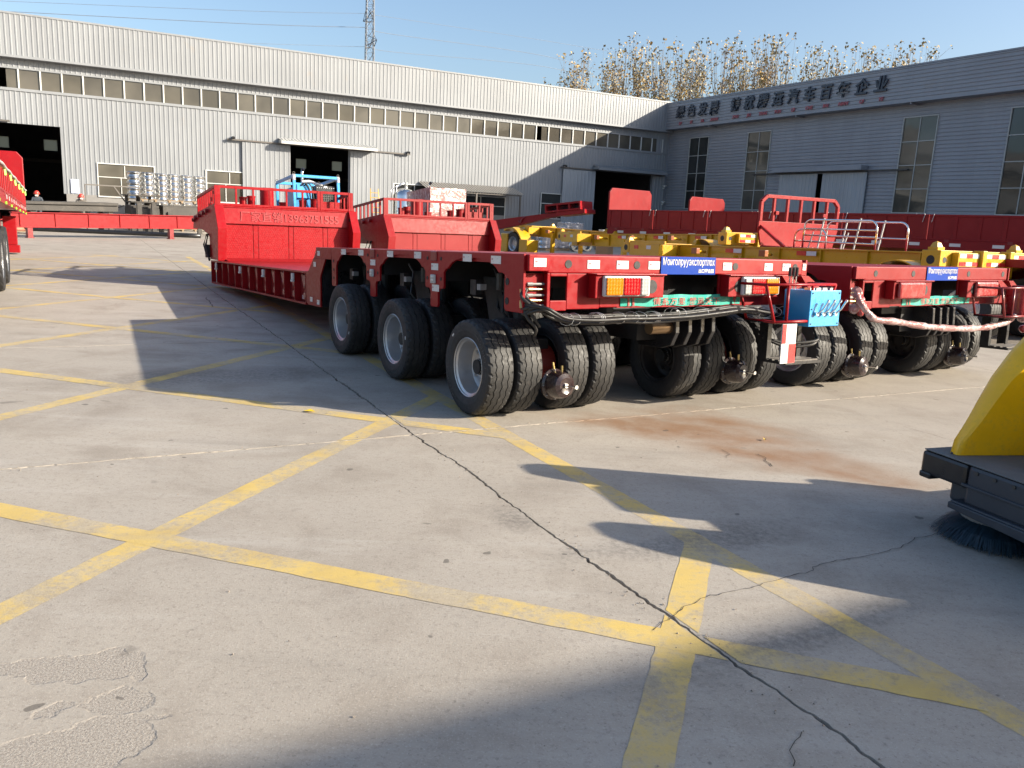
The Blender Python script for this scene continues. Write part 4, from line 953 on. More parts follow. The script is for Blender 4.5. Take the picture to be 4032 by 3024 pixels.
# second trailer: film-wrapped hose bundle hanging across the rear, wrapped corner couplings
fw = MB(); pts = [(.02, -.62, 1.05), (.03, -.66, .98), (.10, -.70, .88), (.20, -.74, .80), (.5, -.78, .77), (.9, -.80, .72), (1.3, -.82, .685), (1.7, -.84, .665), (2.1, -.84, .66), (2.4, -.84, .68), (2.7, -.84, .73), (2.9, -.82, .82)]
sm = []
for i in range(len(pts)-1):
    p0, p1, p2, p3 = [Vector(pts[max(0, min(len(pts)-1, i+k))]) for k in (-1, 0, 1, 2)]
    for k in range(6):
        t = k/6; sm.append(.5*((2*p1)+(p2-p0)*t+(2*p0-5*p1+4*p2-p3)*t*t+(3*p1-p0-3*p2+p3)*t**3))
fw.tube(sm, [.034+.004*math.sin(i*.9)+.003*math.sin(i*2.3) for i in range(len(sm))], 10); fw.build('wrapped_hoses', FILMR, T2, smooth=True)
for k, (x, y, z, r) in enumerate(((.06, -.60, 1.06, .06), (.10, -.62, .98, .05), (.04, -.60, .90, .055), (.12, -.62, .86, .04), (2.95, -.86, .75, .06), (3.0, -.86, .62, .05))):
    mb = MB(); mb.lathe([(-r, 0), (-r*.8, r*.6), (-r*.2, r), (r*.4, r*.85), (r*.9, r*.45), (r, 0)], 9, Matrix.Translation((x, y, z)) @ Matrix.Rotation(k*1.1, 4, 'Z') @ Matrix.Rotation(k*.7, 4, 'Y')); mb.build('film_bundle', REDWRAP if k % 2 else FILMR, T2)
# control column wrapped in film on the second trailer
mb = MB(); mb.cyl((2.92, -.80, .79), (2.92, -.80, 1.10), .13, 16); mb.build('wrapped_control_box', REDWRAP, T2, smooth=35)
# loads lying on the goosenecks
def on_goose(T, x, s, z): return T.matrix_basis @ Vector((x, s, z))
def powerpack():
    M = T1.matrix_basis @ Matrix.Translation((1.72, 11.05, 1.985)) @ Matrix.Rotation(-R(3.5), 4, 'X')
    P = thing('power_pack', 'blue framed hydraulic power pack with black radiator on the red gooseneck', 'power pack', M=M)
    W, D, H = .93, 1.25, .74
    def fr(nm, p, q, a=.055): return MB().bar(p, q, a).build(nm, LBLUE, P, bevel=.004)
    for x in (0, W):
        for y in (0, D): fr('frame_post', (x, y, 0), (x, y, H))
    for z in (.03, H):
        fr('frame_rail', (.028, 0, z), (W-.028, 0, z)); fr('frame_rail', (.028, D, z), (W-.028, D, z)); fr('frame_rail', (0, .028, z), (0, D-.028, z)); fr('frame_rail', (W, .028, z), (W, D-.028, z))
    for x in (0, W):
        for y in (0, D):
            mb = MB(); mb.tube([(x+.025*math.cos(a), y, H+.05+.025*math.sin(a)) for a in [i*math.pi/5 for i in range(11)]], .006, 6); mb.build('lifting_eye', STEEL, P)
    for (x, y) in ((0, 0), (W, 0)): MB().box(x-.035, x+.035, y-.035, y+.035, H-.10, H+.035).build('film_wrap', FILM, P, bevel=.02)
    B('fuel_tank', (.05, .40, .10, .80, .06, .56), BLUE, P, .02); B('control_cabinet', (.06, .36, .02, .099, .30, .58), LBLUE, P, .01)
    rd = B('radiator', (.47, .88, .06, .22, .06, .58), BLACK, P, .01)
    gr = MB()
    for i in range(9): gr.box(.50+i*.043, .505+i*.043, .045, .0595, .10, .48)
    for i in range(8): gr.box(.49, .87, .040, .0445, .12+i*.048, .125+i*.048)
    gr.build('grille', STEEL, rd); gl = MB()
    for i in range(9): gl.cyl((.50+i*.044, .059, .535), (.50+i*.044, .052, .535), .008, 8)
    gl.build('bolts', CHROME, rd); B('plate', (.64, .71, .046, .0585, .54, .575), STICK, rd, 0)
    B('engine_block', (.25, .75, .30, 1.1, .10, .50), DSTEEL, P, .03)
    hose(P, [(.15, .01, .55), (.22, -.03, .60), (.30, -.03, .50), (.33, -.02, .3), (.36, 0, .12)], .014); hose(P, [(.22, .01, .56), (.29, -.03, .60), (.36, -.03, .5), (.40, -.02, .25), (.44, 0, .1)], .014)
    ex = MB(); ex.tube([(.33, .5, .5), (.33, .5, .78), (.33, .5, .88), (.335, .49, .93)], .028, 12); ex.build('exhaust_pipe', CHROME, P, smooth=True); MB().tube([(.335, .49, .93), (.35, .46, .965)], .034, 12).build('exhaust_cap', BLACK, P)
    hose(P, [(.25, .3, .66), (.40, .28, .68), (.55, .25, .63), (.66, .2, .60)], .03, 'lagged_pipe', STICK)
    return P
powerpack()
M = T2.matrix_basis @ Matrix.Translation((1.62, 11.3, 1.95)) @ Matrix.Rotation(-R(3.5), 4, 'X')
WP = thing('wrapped_power_pack', 'film-wrapped boxy machine on the second red gooseneck', 'power pack', M=M)
mb = MB(); n = 9; W, D, H = .95, 1.15, .80
rng = random.Random(3)
def wall_pts(f):
    return [[f(i/n, j/n) + Vector((rng.uniform(-.018, .018), rng.uniform(-.018, .018), 0 if j in (0, n) else rng.uniform(-.01, .01))) for j in range(n+1)] for i in range(n+1)]
for f in (lambda a, b: Vector((a*W, 0, b*H)), lambda a, b: Vector((0, (1-a)*D, b*H)), lambda a, b: Vector((W, a*D, b*H)), lambda a, b: Vector(((1-a)*W, D, b*H)), lambda a, b: Vector((a*W, b*D, H - .02*math.sin(a*3)*math.sin(b*3)))):
    g = wall_pts(f); mb.add([p for r_ in g for p in r_], [(i*(n+1)+j, (i+1)*(n+1)+j, (i+1)*(n+1)+j+1, i*(n+1)+j+1) for i in range(n) for j in range(n)])
mb.build('film_cover', FILMR, WP, smooth=30)
cr = MB(); cr.box(.05, W-.05, .05, D-.05, .03, H-.06); cr.build('machine_body', RED2, WP)
MB().tube([(.3, .6, H), (.3, .6, H+.10), (.31, .58, H+.15)], .025, 10).build('exhaust_pipe', CHROME, WP, smooth=True); MB().tube([(.31, .58, H+.15), (.34, .55, H+.19)], .032, 10).build('exhaust_cap', BLACK, WP)

# ------------------------------------------------------------------ other trailers and frames in the yard
def line_frame(far, near, upright=True):
    "origin at far; y runs far -> near, x horizontal (y turned right), z up"
    y = (near-far); L = y.length; y.normalize(); x = Vector((y.y, -y.x, 0)).normalized(); z = x.cross(y)
    return frameM(far, x, y, z), L
BIGTYRE = tyre_mesh(.51, .29, .30, 60); BIGRIM = rim_mesh(ALU, 1.27)
def bigwheel(par, x, y, z, M0, face=-1):
    "world-upright wheel at local x,y with its centre at world height z"
    inv = M0.inverted(); p = M0 @ Vector((x, y, 0)); p.z = z; c = inv @ p
    o = link('wheel', BIGRIM, par, Matrix.Translation(c) @ Matrix.Rotation(0 if face < 0 else math.pi, 4, 'Z')); link('tyre', BIGTYRE, o); return o
def legs(par, M0, pts, mat, r=.06):
    inv = M0.inverted()
    for (x, y, z) in pts:
        a = Vector((x, y, z)); w_ = M0 @ a; g_ = inv @ Vector((w_.x, w_.y, .0)); mb = MB(); mb.bar(a, g_, r*2, r*2, up=(0, 1, 0)); mb.build('landing_leg', mat, par)
        f_ = inv @ Vector((w_.x, w_.y, .02)); mb = MB(); mb.box(f_.x-.12, f_.x+.12, f_.y-.12, f_.y+.12, f_.z-.018, f_.z+.01); mb.build('leg_foot', mat, par)
def sidewall_trailer(label, far, near, L, sg, hp, hr, gates, headh, mat, matd, group, tags=False, stick=True, wheels=()):
    M0, L0 = line_frame(far, near); L = L or L0
    T = thing('sidewall_trailer', label, 'trailer', M=M0, group=group)
    W = 2.5; xi = -sg*W                      # body runs from x=0 (visible side) to xi
    def bx(nm, x0, x1, y0, y1, z0, z1, m=mat, bv=.006, par=None): return MB().box(x0*-sg, x1*-sg, y0, y1, z0, z1).build(nm, m, par or T, bevel=bv)
    bx('floor', .02, W-.02, .02, L, -hp-hr*.45, -hp-.02, matd)
    rim = bx('floor_rim', .0, .06, 0, L, -hp-hr, -hp-.004); bx('floor_rim', W-.06, W, 0, L, -hp-hr, -hp-.004)
    ys = gates + [L] if gates[-1] < L-.4 else gates
    for a, b in zip(ys, ys[1:]):
        g_ = bx('side_gate', .02, .045, a+.02, b-.02, -hp, -.03)
        n = 4
        for k in range(n+1):
            c = a+.08+(b-a-.16)*k/n; bx('gate_rib', .0, .0195, c-.05, c+.05, -hp+.02, -.05, par=g_)
        bx('gate_rail', -.005, .05, a+.02, b-.02, -.05, 0, par=g_); bx('gate_rail', -.002, .0195, a+.02, b-.02, -hp+.002, -hp+.05, par=g_)
        for k in (.2, .8): bx('hinge', -.012, .0, a+(b-a)*k-.06, a+(b-a)*k+.06, -hp-.06, -hp+.015, matd, par=g_)
    if not tags:
        for yv in ys[1:-1]:
            for k in (-.12, .12): MB().bar(Vector((.012*sg, yv+k, .02)), Vector((.012*sg, yv+k-.05, -.20)), .025, .008).build('tie_strap', STICK, T)
    bx('far_gate', W-.045, W-.02, .02, L-.02, -hp, 0, matd)
    hb = MB(); hb.prism([(0, -hp), (0, headh-.16), (-.14*sg, headh), (xi+.14*sg, headh), (xi, headh-.16), (xi, -hp)], -.05, .03, 'xz'); hb.build('headboard', mat, T, bevel=.02)
    if stick:
        y = .5; k = 0
        while y < L: 
            MB().box(.001*sg, .004*sg, y, y+.28, -hp-hr*.62, -hp-hr*.30).build('reflective_sticker', STICK, T); y += 1.05; k += 1
    bm = MB()
    for x in (.8, 1.6): bm.box(-sg*x-.06, -sg*x+.06, .2, L-.2, -hp-hr-.38, -hp-hr*.45)
    bm.build('main_beam', matd, T)
    legs(T, M0, [(-sg*.55, 2.6, -hp-hr*.5), (-sg*1.95, 2.6, -hp-hr*.5)], matd)
    for y in wheels:
        for x in (.16, .5, 2.0, 2.34): bigwheel(T, -sg*x, y, .51, M0, -1 if (x < 1) == (sg < 0) else 1)
        a = MB(); inv = M0.inverted(); p = M0 @ Vector((-sg*.3, y, 0)); q = M0 @ Vector((-sg*2.2, y, 0)); p.z = q.z = .51; a.cyl(inv @ p, inv @ q, .07); a.box(-sg*.85-.05, -sg*.85+.05, y-.3, y+.3, (inv @ p).z, -hp-hr); a.box(-sg*1.6-.05, -sg*1.6+.05, y-.3, y+.3, (inv @ p).z, -hp-hr); a.build('axle', BLACKM, T)
    if tags:
        for i in range(7):
            y = .3+i*1.8
            MB().bar(Vector((-.01, y, -.02)), Vector((-.02, y+.03, -.16)), .03, .012).build('lime_tag', TAG, T)
            MB().bar(Vector((-.012, y+.2, -hp-hr+.02)), Vector((-.014, y+.34, -hp-hr+.02)), .02, .045).build('lime_tag', TAG, T)
        hose(T, [(-.02, i*1.0, -.01 - .02*(i % 2)) for i in range(int(L))], .025, 'lashing_rope', PALE)
        for i in range(22): MB().box(-.006, -.002, .2+i*.42, .34+i*.42, -hp-.10, -hp-.02).build('reflective_sticker', STICK if i % 2 else STRED, T)
    return T, M0
far, near = at_depth(2396, 825, 31), at_depth(4032, 850.6, 21)
M0, L0 = line_frame(far, near); nrm = Vector((M0[0][0], M0[1][0], 0))
gy = [0.0] + [(M0.inverted() @ on_plane(u, 840, far, nrm)).y for u in (2573, 2788, 3050, 3322, 3663)] + [L0+.3, L0+3]
sidewall_trailer('red sidewall trailer with a tall lit headboard and white straps along its gates', far, near, L0+3.2, 1, .67, .26, gy, .80, RED2, DKRED, 'red sidewall trailers along the grey workshop', wheels=(9.5, 10.8, 12.1))
far2 = at_depth(2712, 829, 33.5)
sidewall_trailer('red sidewall trailer with a low headboard standing behind the strapped one', far2, far2 + (near-far), L0, 1, .67, .26, [0, 3, 6, 9, 12], .56, RED2, DKRED, 'red sidewall trailers along the grey workshop', stick=False, wheels=(9.5, 10.8, 12.1))
far, near = at_depth(98, 748, 23), at_depth(0, 637, 14)
M0, L0 = line_frame(far, near)
TL, ML = sidewall_trailer('red sidewall trailer with lime tags on a lashing rope along its gate', far, near, L0+5, -1, .47, .20, [0, 2.3, 4.6, 6.9, 9.2, 11.5, L0+5], 1.02, RED, DKRED, None, tags=True, stick=False)
gw = G(22, 1118); q = ML.inverted() @ gw
for dy in (0, 1.35):
    for x in (.17, .5): bigwheel(TL, x, q.y+dy, .51, ML, -1)
lf = MB()
inv = ML.inverted()
for (u, v, ww) in ((47, 905, .16),):
    p = G(u, 1000); a = inv @ Vector((p.x, p.y, 1.0)); b = inv @ Vector((p.x, p.y, .25)); lf.bar(a, b, .3, .3, up=(0, 1, 0))
    c_ = inv @ Vector((p.x, p.y, .24)); lf.box(c_.x-.2, c_.x+.2, c_.y-.2, c_.y+.2, c_.z-.2, c_.z)
lf.build('landing_gear', RED, TL, bevel=.01)

def stripes(par, x0, x1, y, z0, z1, n, sg=1):
    for r in range(2):
        za, zb = (z0, z0+(z1-z0)*.34) if r == 0 else (z0+(z1-z0)*.66, z1)
        for k in range(n):
            a = x0+(x1-x0)*k/n; b = x0+(x1-x0)*(k+1)/n
            MB().box(a+.004, b-.004, y, y+.004, za, zb).build('warning_stripe', STICK if (k+r) % 2 else STRED, par)
def chassis(label, far, near, ext=0.0, beamh=.42, gx=0.0, end=True, wheels=(), fender=None):
    M0, L = line_frame(far, near); L += ext
    T = thing('container_chassis', label, 'trailer', M=M0, group='yellow skeletal container chassis')
    W = 2.45
    for x in (-.72, -1.73):
        mb = MB(); mb.box(x-.07, x+.07, 0, L, -.025, 0); mb.box(x-.07, x+.07, 0, L, -beamh, -beamh+.025); mb.box(x-.01, x+.01, 0, L, -beamh+.025, -.025)
        for k in range(int(L/1.1)): mb.box(x+.0105, x+.065, .5+k*1.1, .515+k*1.1, -beamh+.026, -.026)
        mb.build('main_beam', YEL, T, bevel=.003)
    for k in range(int(L/2.0)): B('cross_member', (-1.66, -.79, 1+k*2.0, 1.1+k*2.0, -.3, -.12), YEL, T)
    def bolster(y, z, h=.26, wd=.26):
        o = B('bolster', (-W, 0, y-wd/2, y+wd/2, z-h, z), YEL, T, .008)
        for x in (-.12, -W+.12):
            c = MB(); c.box(x-.09, x+.09, y-.09, y+.09, z, z+.05); c.add([(x-.07, y-.07, z+.05), (x+.07, y-.07, z+.05), (x+.07, y+.07, z+.05), (x-.07, y+.07, z+.05), (x-.045, y-.045, z+.12), (x+.045, y-.045, z+.12), (x+.045, y+.045, z+.12), (x-.045, y+.045, z+.12), (x, y, z+.15)],
                [(0,1,5,4),(1,2,6,5),(2,3,7,6),(3,0,4,7),(4,5,8),(5,6,8),(6,7,8),(7,4,8)]); c.build('twist_lock', YEL, o)
        MB().cyl((.0, y, z-h*.5), (.003, y, z-h*.5), .075, 18).build('bolster_hole', BLACKM, o)
        MB().cyl((-.12, y+wd/2, z-h*.5), (-.12, y+wd/2+.003, z-h*.5), .05, 14).build('bolster_hole', BLACKM, o)
        return o
    fb = bolster(.35, .02); B('front_shelf', (-.55, 0, .5, 1.7, -.30, -.02), YEL, T, .006); B('shelf_rail', (-.05, 0, .5, 1.9, -.019, .06), YEL, T)
    for k, y in enumerate((.7, 1.2)): MB().box(.001, .004, y, y+.18, -.14, -.05).build('reflective_sticker', STICK if k else STRED, T)
    rb = bolster(L-.15, .03, .32, .34)
    n = int((L-3)/2.1)
    for k in range(n):
        y = 2.6+k*2.1
        o = MB(); o.cyl((-.65, y, -.16), (-.02, y+.35, -.13), .035, 10); o.build('lamp_arm', YEL, T, smooth=True); B('side_lamp', (-.10, .0, y+.28, y+.46, -.20, -.07), LAMPC, T, .008)
        for q in (0, 1): MB().box(-.649, -.645, y+.7+q*.26, y+.95+q*.26, -.15, -.06).build('reflective_sticker', STRED if not q else STICK, T)
    if end:
        eb = B('end_beam', (-W, -.30, L+.02, L+.14, -.24, .0), YEL, T, .01)
        for i, (a, b) in enumerate(((-.85, -.34), (-1.60, -1.02), (-2.38, -1.78))): stripes(eb, b, a, L+.141, -.22, -.02, 3)
        for x in (-.93, -1.70): B('end_post', (x-.06, x+.06, L+.02, L+.20, -.42, .04), YEL, T, .01)
        B('bumper', (-2.2, -.3, L-.1, L+.02, -.62, -.50), YEL, T, .01)
    legs(T, M0, [(-.45, L*.42, -.2), (-2.0, L*.42, -.2)], YEL, .07)
    for y in wheels:
        for x in (-.18, -.52, -1.93, -2.27): bigwheel(T, x, y, .51, M0, 1 if x > -1 else -1)
        inv = M0.inverted(); p = M0 @ Vector((-.3, y, 0)); q = M0 @ Vector((-2.1, y, 0)); p.z = q.z = .51; a = MB(); a.cyl(inv @ p, inv @ q, .07); 
        for x in (-.72, -1.73): a.box(x-.05, x+.05, y-.25, y+.25, (inv @ p).z, -beamh)
        a.build('axle', BLACKM, T)
    if wheels:
        fd = MB(); c0 = wheels[0]
        for x0, x1 in ((-.72, -.02),):
            pts = [(c0 + .75*math.cos(R(a)), -.95 + .80*math.sin(R(a))) for a in range(10, 171, 10)]
            fd.prism(pts + [(p[0]*.985 + c0*.015, p[1]-.02) for p in pts[::-1]], x0, x1)
        fd.build('mudguard', YEL, T, smooth=30)
    return T, M0
LAMPC = paint('amber_lamp', (.30, .085, .02), .35, .2, .1)
chassis('yellow container chassis with red and white striped end beam', at_depth(2434, 955, 21.5), at_depth(3700, 992, 13.6), wheels=(8.2, 9.5))
chassis('yellow container chassis parked behind the one with the large striped beam', at_depth(2185, 918, 30), at_depth(2860, 918, 21.2), wheels=(8.6, 9.9))
c3, M3 = chassis('yellow container chassis with tall curved mudguard near the workshop doors', at_depth(1995, 886, 37), at_depth(2390, 918, 31.5), end=False)
lg = MB()
inv = M3.inverted()
pp = [(u, 905 + 88*math.sin(R(a))*0) for u, a in ()]
fdl = MB(); p0 = inv @ at_depth(2085, 905, 36.4); 
gz = (inv @ Vector((*(M3 @ Vector((p0.x, p0.y, 0)))[:2], 0))).z
pts = [(p0.y + 1.0*math.cos(R(a)), gz + .2 + 1.0*math.sin(R(a))) for a in range(0, 121, 10)]
fdl.prism(pts + [(p0.y + .93*math.cos(R(a)), gz + .2 + .93*math.sin(R(a))) for a in range(120, -1, -10)], .0, .55); fdl.build('mudguard', YEL, c3, smooth=30)
B('support_box', (.0, .6, p0.y+.78, p0.y+1.35, gz+.02, gz+.72), YEL, c3, .02); B('suspension_hanger', (.1, .4, p0.y-.9, p0.y-.4, gz+.1, gz+.9), YEL, c3, .03)
bigwheel(c3, .2, p0.y-.1, .48, M3, 1)

# red flatbed with barred headboard, tubular racks on it
hf = at_depth(2992, 966, 19.3); dirn = (at_depth(3700, 992, 13.6) - at_depth(2434, 955, 21.5)).normalized()
M0, _ = line_frame(hf, hf + Vector((dirn.x, dirn.y, .012)))
FT = thing('flatbed_trailer', 'red flatbed trailer with barred headboard carrying tubular racks', 'trailer', M=M0)
W = 2.45
B('deck', (-W, 0, 0, 7.0, -.14, 0), RED2, FT, .006)
hb = MB(); hb.prism([(0.10, .56), (.10, .40), (-.02, .0), (-W+.02, .0), (-W-.10, .40), (-W-.10, .56)], -.05, .0, 'xz'); hb.build('headboard_panel', RED, FT, bevel=.006)
def fbar(p, q, nm='headboard_bar', a=.08): MB().bar(p, q, a, a).build(nm, RED, FT, bevel=.006)
fbar((.05, -.03, .56), (.05, -.03, 1.0)); fbar((.05, -.03, 1.0), (-.10, -.03, 1.13)); fbar((-.10, -.03, 1.13), (-W+.10, -.03, 1.13)); fbar((-W+.10, -.03, 1.13), (-W-.05, -.03, 1.0)); fbar((-W-.05, -.03, 1.0), (-W-.05, -.03, .56))
for k in range(5): fbar((-.35-k*.44, -.03, .56), (-.35-k*.44, -.03, 1.10), a=.065)
fbar((.02, -.02, .45), (.02, .75, .0), 'brace', .06); 
for x in (-.42, -2.0): B('latch', (x-.05, x+.05, -.0, .04, .72, .80), RED, FT)
for x in (-.75, -1.7): B('main_beam', (x-.06, x+.06, 0, 7, -.5, -.141), DKRED, FT)
legs(FT, M0, [(-.5, 1.5, -.14), (-1.95, 1.5, -.14)], DKRED)
for y in (5.2, 6.4):
    for x in (-.18, -.52, -1.93, -2.27): bigwheel(FT, x, y, .51, M0, 1 if x > -1 else -1)
def rack(y0, x0, lbl, Lr=1.9, H=.62, n=4, rope=()):
    Rk = thing('tubular_rack', lbl, 'rack', M=M0 @ Matrix.Translation((x0, y0, .0)), group='chrome tubular racks on the red flatbed')
    for yy in (0,):
        out = [(0, 0, 0), (0, 0, H*.7)] + [(0, .18-.18*math.cos(R(a)), H*.7+.18*math.sin(R(a))) for a in range(15, 91, 15)] + [(0, Lr-.18+.18*math.sin(R(a)), H*.7+.18*math.cos(R(a))) for a in range(0, 91, 15)] + [(0, Lr, 0)]
        MB().tube(out, .022, 8).build('hoop', CHROME, Rk, smooth=True)
    for k in range(1, n): MB().tube([(0, .02, H*.9*k/n), (0, Lr-.02, H*.9*k/n)], .018, 8).build('rung', CHROME, Rk, smooth=True)
    for yy in (.45, 1.4): MB().bar((.03, yy, 0), (.0, yy+.08, H+.04), .03, .02).build('rope_binding', PALE, Rk)
    return Rk
rack(.95, -.35, 'chrome tubular rack bound with rope on the open side of the red flatbed'); rack(1.15, -.85, 'chrome tubular rack standing behind the rope-bound rack on the flatbed', 2.05, .60, 2)
rack(.45, -.62, 'low chrome hoop rack close to the barred headboard', .9, .32, 2)

# long red frame beam, red gooseneck frame, unpainted steel frames near the workshop
def beam_thing(name, label, cat, far, near, h, th, mat, stations=True, group=None):
    M0, L = line_frame(far, near); T = thing(name, label, cat, M=M0, group=group)
    mb = MB(); mb.box(-.03, .03, 0, L, -h+.03, -.03); mb.build('web', mat, T); 
    for z in (-.03, -h): B('flange', (-th/2, th/2, 0, L, z, z+.03), mat, T)
    return T, M0, L
T, M0, L = beam_thing('trailer_frame', 'long red trailer frame beam with diagonal stiffeners resting in the yard', 'trailer frame', at_depth(770, 850, 36), at_depth(40, 833, 30), .56, .22, RED)
for k in range(8):
    y = .9+k*1.25
    B('web_plate', (-.07, -.031, y-.01, y+.01, -.53, -.031), RED, T); B('web_plate', (.031, .07, y-.01, y+.01, -.53, -.031), RED, T)
    if k % 2: MB().bar((.045, y+.05, -.06), (.045, y+1.1, -.5), .03, .03).build('diagonal', RED, T)
    else: MB().bar((.045, y+.05, -.5), (.045, y+1.1, -.06), .03, .03).build('diagonal', RED, T)
B('tool_box', (.04, .45, -.1, 1.4, -.56, -.08), RED, T, .01); B('tool_box_label', (.451, .455, .8, 1.0, -.36, -.26), STICK, T, 0)
MB().cyl((.035, L-1.3, -.28), (.05, L-1.3, -.28), .13, 18).build('frame_hole', BLACKM, T)
legs(T, M0, [(-.0, 1.2, -.56), (.0, L-.6, -.56)], DKRED, .09)
# spine gooseneck frame with slotted end box
M0, L = line_frame(at_depth(1950, 866, 33), at_depth(2220, 838, 31.5))
GN = thing('gooseneck_frame', 'red spare gooseneck frame with a slotted end box above the yellow chassis', 'trailer frame', M=M0)
gb = MB(); gb.prism([(-3.5, -.25), (0, .0), (L, .06), (L+.4, .02), (L+.4, -.06), (L*.75, -.14), (L*.35, -.30), (-3.5, -.6)], -.35, .0); gb.build('spine', RED2, GN, bevel=.01)
eb = MB(); eb.box(-1.0, .1, L-.75, L+.75, .06, .12); eb.box(-1.0, .1, L-.75, L+.75, .30, .36)
for y in (L-.75, L-.25, L+.25, L+.69): eb.box(-1.0, .1, y, y+.06, .12, .30)
eb.build('end_box', RED, GN, bevel=.005); B('end_box_cover', (-1.0, .1, L-.75, L+.75, .361, .375), DKRED, GN, 0); B('coupling_plate', (-.9, .05, L-.3, L+.9, -.10, .059), RED, GN, .01)
MB().tube([(.01, L*.35, -.14), (.05, L*.35+.1, -.2), (.05, L*.35+.2, -.05), (.01, L*.35+.3, -.02)], .03, 8).build('hook', DKRED, GN)
legs(GN, M0, [(-.2, -3.2, -.55), (-.2, -1.6, -.4)], DKRED, .1)
def steel_frame(label, pts, parts):
    M0, L = line_frame(*pts); T = thing('unpainted_chassis', label, 'steel frame', M=M0, group='unpainted steel frames in front of the workshop')
    for (x0, x1, y0, y1, z0, z1) in parts: B('frame_section', (x0, x1, y0*L, y1*L, z0, z1), DSTEEL, T, .01)
    legs(T, M0, [(-.3, .3, -.3), (-.3, L-.3, -.3), (-2.0, .3, -.3), (-2.0, L-.3, -.3)], DSTEEL, .1); return T, M0, L
T, M0, L = steel_frame('long unpainted steel frame with a stepped deck edge in front of the dark doorway', (at_depth(412, 797, 40.5), at_depth(60, 788, 38)), [(-2.3, 0, 0, 1, -.12, 0), (-.15, -.02, 0, .32, -.34, -.121), (-.15, -.02, .62, 1, -.34, -.121), (-.15, -.02, .32, .62, -.28, -.121), (-2.2, -1.9, 0, 1, -.4, -.121)])
for k in range(4): B('gusset', (-.019, .03, (.1+.25*k)*L, (.1+.25*k)*L+.12, -.30, -.02), STEEL, T)
T, M0, L = steel_frame('unpainted steel block frame with stacked plates beside the rim stacks', (at_depth(598, 775, 41), at_depth(490, 770, 40.3)), [(-1.8, .15, -.1, 1.1, .0, .06), (-1.7, .05, 0, 1, -.3, -.24), (-1.6, 0, 0, 1, -.55, -.42), (-1.7, .1, 0, 1, -.85, -.56)])
for y in (.05, .5, .9): B('upright', (-.2, 0, y*L, y*L+.12, -.56, 0), STEEL, T)
T, M0, L = steel_frame('grey unpainted steel beam with diagonal braces below the rim stacks', (at_depth(800, 812, 43), at_depth(600, 806, 41.5)), [(-2, 0, 0, 1, -.06, 0), (-.06, -.01, 0, 1, -.62, -.061), (-2, -1.9, 0, 1, -.62, -.061)])
for k in range(3): MB().bar((.01, .2+k*.9, -.55), (.01, .8+k*.9, -.1), .04, .06).build('brace', STEEL, T)
M0, L = line_frame(at_depth(548, 738, 41), at_depth(334, 726, 39.5)); RK = thing('pipe_trestle', 'rusty tube trestle standing over the unpainted frames', 'trestle', M=M0)
gz = -M0.translation.z
for y in (0, L): MB().bar((0, y, .0), (0, y, gz+.0), .05, .05, up=(0, 1, 0)).build('upright', RUSTB if False else STEEL, RK)
MB().bar((0, 0, 0), (0, L, 0), .06).build('top_bar', STEEL, RK); MB().bar((0, L*.48, 0), (0, L*.1, gz+.8), .05).build('brace', STEEL, RK); MB().bar((0, L*.3, -.9), (0, L*.75, gz+.8), .05).build('brace', STEEL, RK)

# ------------------------------------------------------------------ rims, spools, pallets, pipe, tank
rm = MB(); rm.lathe([(0, .20), (0, .295), (.02, .305), (.04, .27), (.09, .255), (.12, .235), (.16, .255), (.22, .27), (.25, .305), (.27, .295), (.27, .20)], 28, frameM((0, 0, 0), (0, 0, 1), (0, 1, 0), (-1, 0, 0))); rm.lathe([(.09, .24), (.09, .08), (.10, .08), (.10, .24)], 28, frameM((0, 0, 0), (0, 0, 1), (0, 1, 0), (-1, 0, 0)))
RIMC = rm.mesh('chrome_rim', CHROME, 40); RIMO = rm.mesh('orange_rim', RUSTY, 40)
eA = EX
names = ['the doorway-side stack', 'the middle stack', 'the gooseneck-side stack']
ORD = ['first', 'second', 'third', 'fourth', 'fifth', 'sixth', 'seventh', 'eighth', 'ninth', 'tenth']
for k, (u0, u1) in enumerate(((530, 584), (638, 685), (736, 784))):
    for j, u in enumerate((u0, u1)):
        b = at_depth(u, 780, 43 + .012*(u-530)); 
        for lv in range(11):
            z = .14 + lv*.272 if lv < 5 else .14+5*.272+.12+(lv-5)*.272
            if lv == 10: continue
            o = link('wheel_rim', RIMC, None, Matrix.Translation((b.x, b.y, z)) @ Matrix.Rotation(random.random()*6, 4, 'Z') @ Matrix.Diagonal((1.2, 1.2, 1, 1)))
            tag(o, 'shiny bare rim, %s from the bottom, %s column of %s' % (ORD[lv], ('doorway-side', 'trailer-side')[j], names[k]), 'wheel rim', 'stacked chrome wheel rims')
    m_ = (at_depth(u0, 780, 43 + .012*(u0-530)) + at_depth(u1, 780, 43 + .012*(u1-530)))/2
    for zz, nm in ((.0, 'lower'), (.14+5*.272, 'upper')):
        P = thing('pallet', '%s wooden pallet under %s' % (nm, names[k]), 'pallet', (m_.x, m_.y, zz), (0, 0, YAZ), group='pallets under the rim stacks')
        for q in range(5): B('plank', (-.75, .75, -.36+q*.16, -.26+q*.16, .09, .118), WOOD, P, 0)
        for q in (-.7, 0, .62): B('bearer', (q, q+.08, -.36, .38, .0, .089), WOOD, P, 0)
for i in range(2):
    g = G(64, 916); o = link('wheel_rim', RIMO, None, Matrix.Translation((g.x, g.y, .11+i*.272)) @ Matrix.Diagonal((1.15, 1.15, 1, 1))); tag(o, ['lower orange-red rim on a pallet beside the long red beam', 'upper orange-red rim of the pair beside the long red beam'][i], 'wheel rim')
g = G(68, 918); P = thing('pallet', 'small wooden pallet under the orange-red rims', 'pallet', g, (0, 0, .4))
for q in range(4): B('plank', (-.5, .5, -.4+q*.22, -.26+q*.22, .07, .095), WOOD, P, 0)
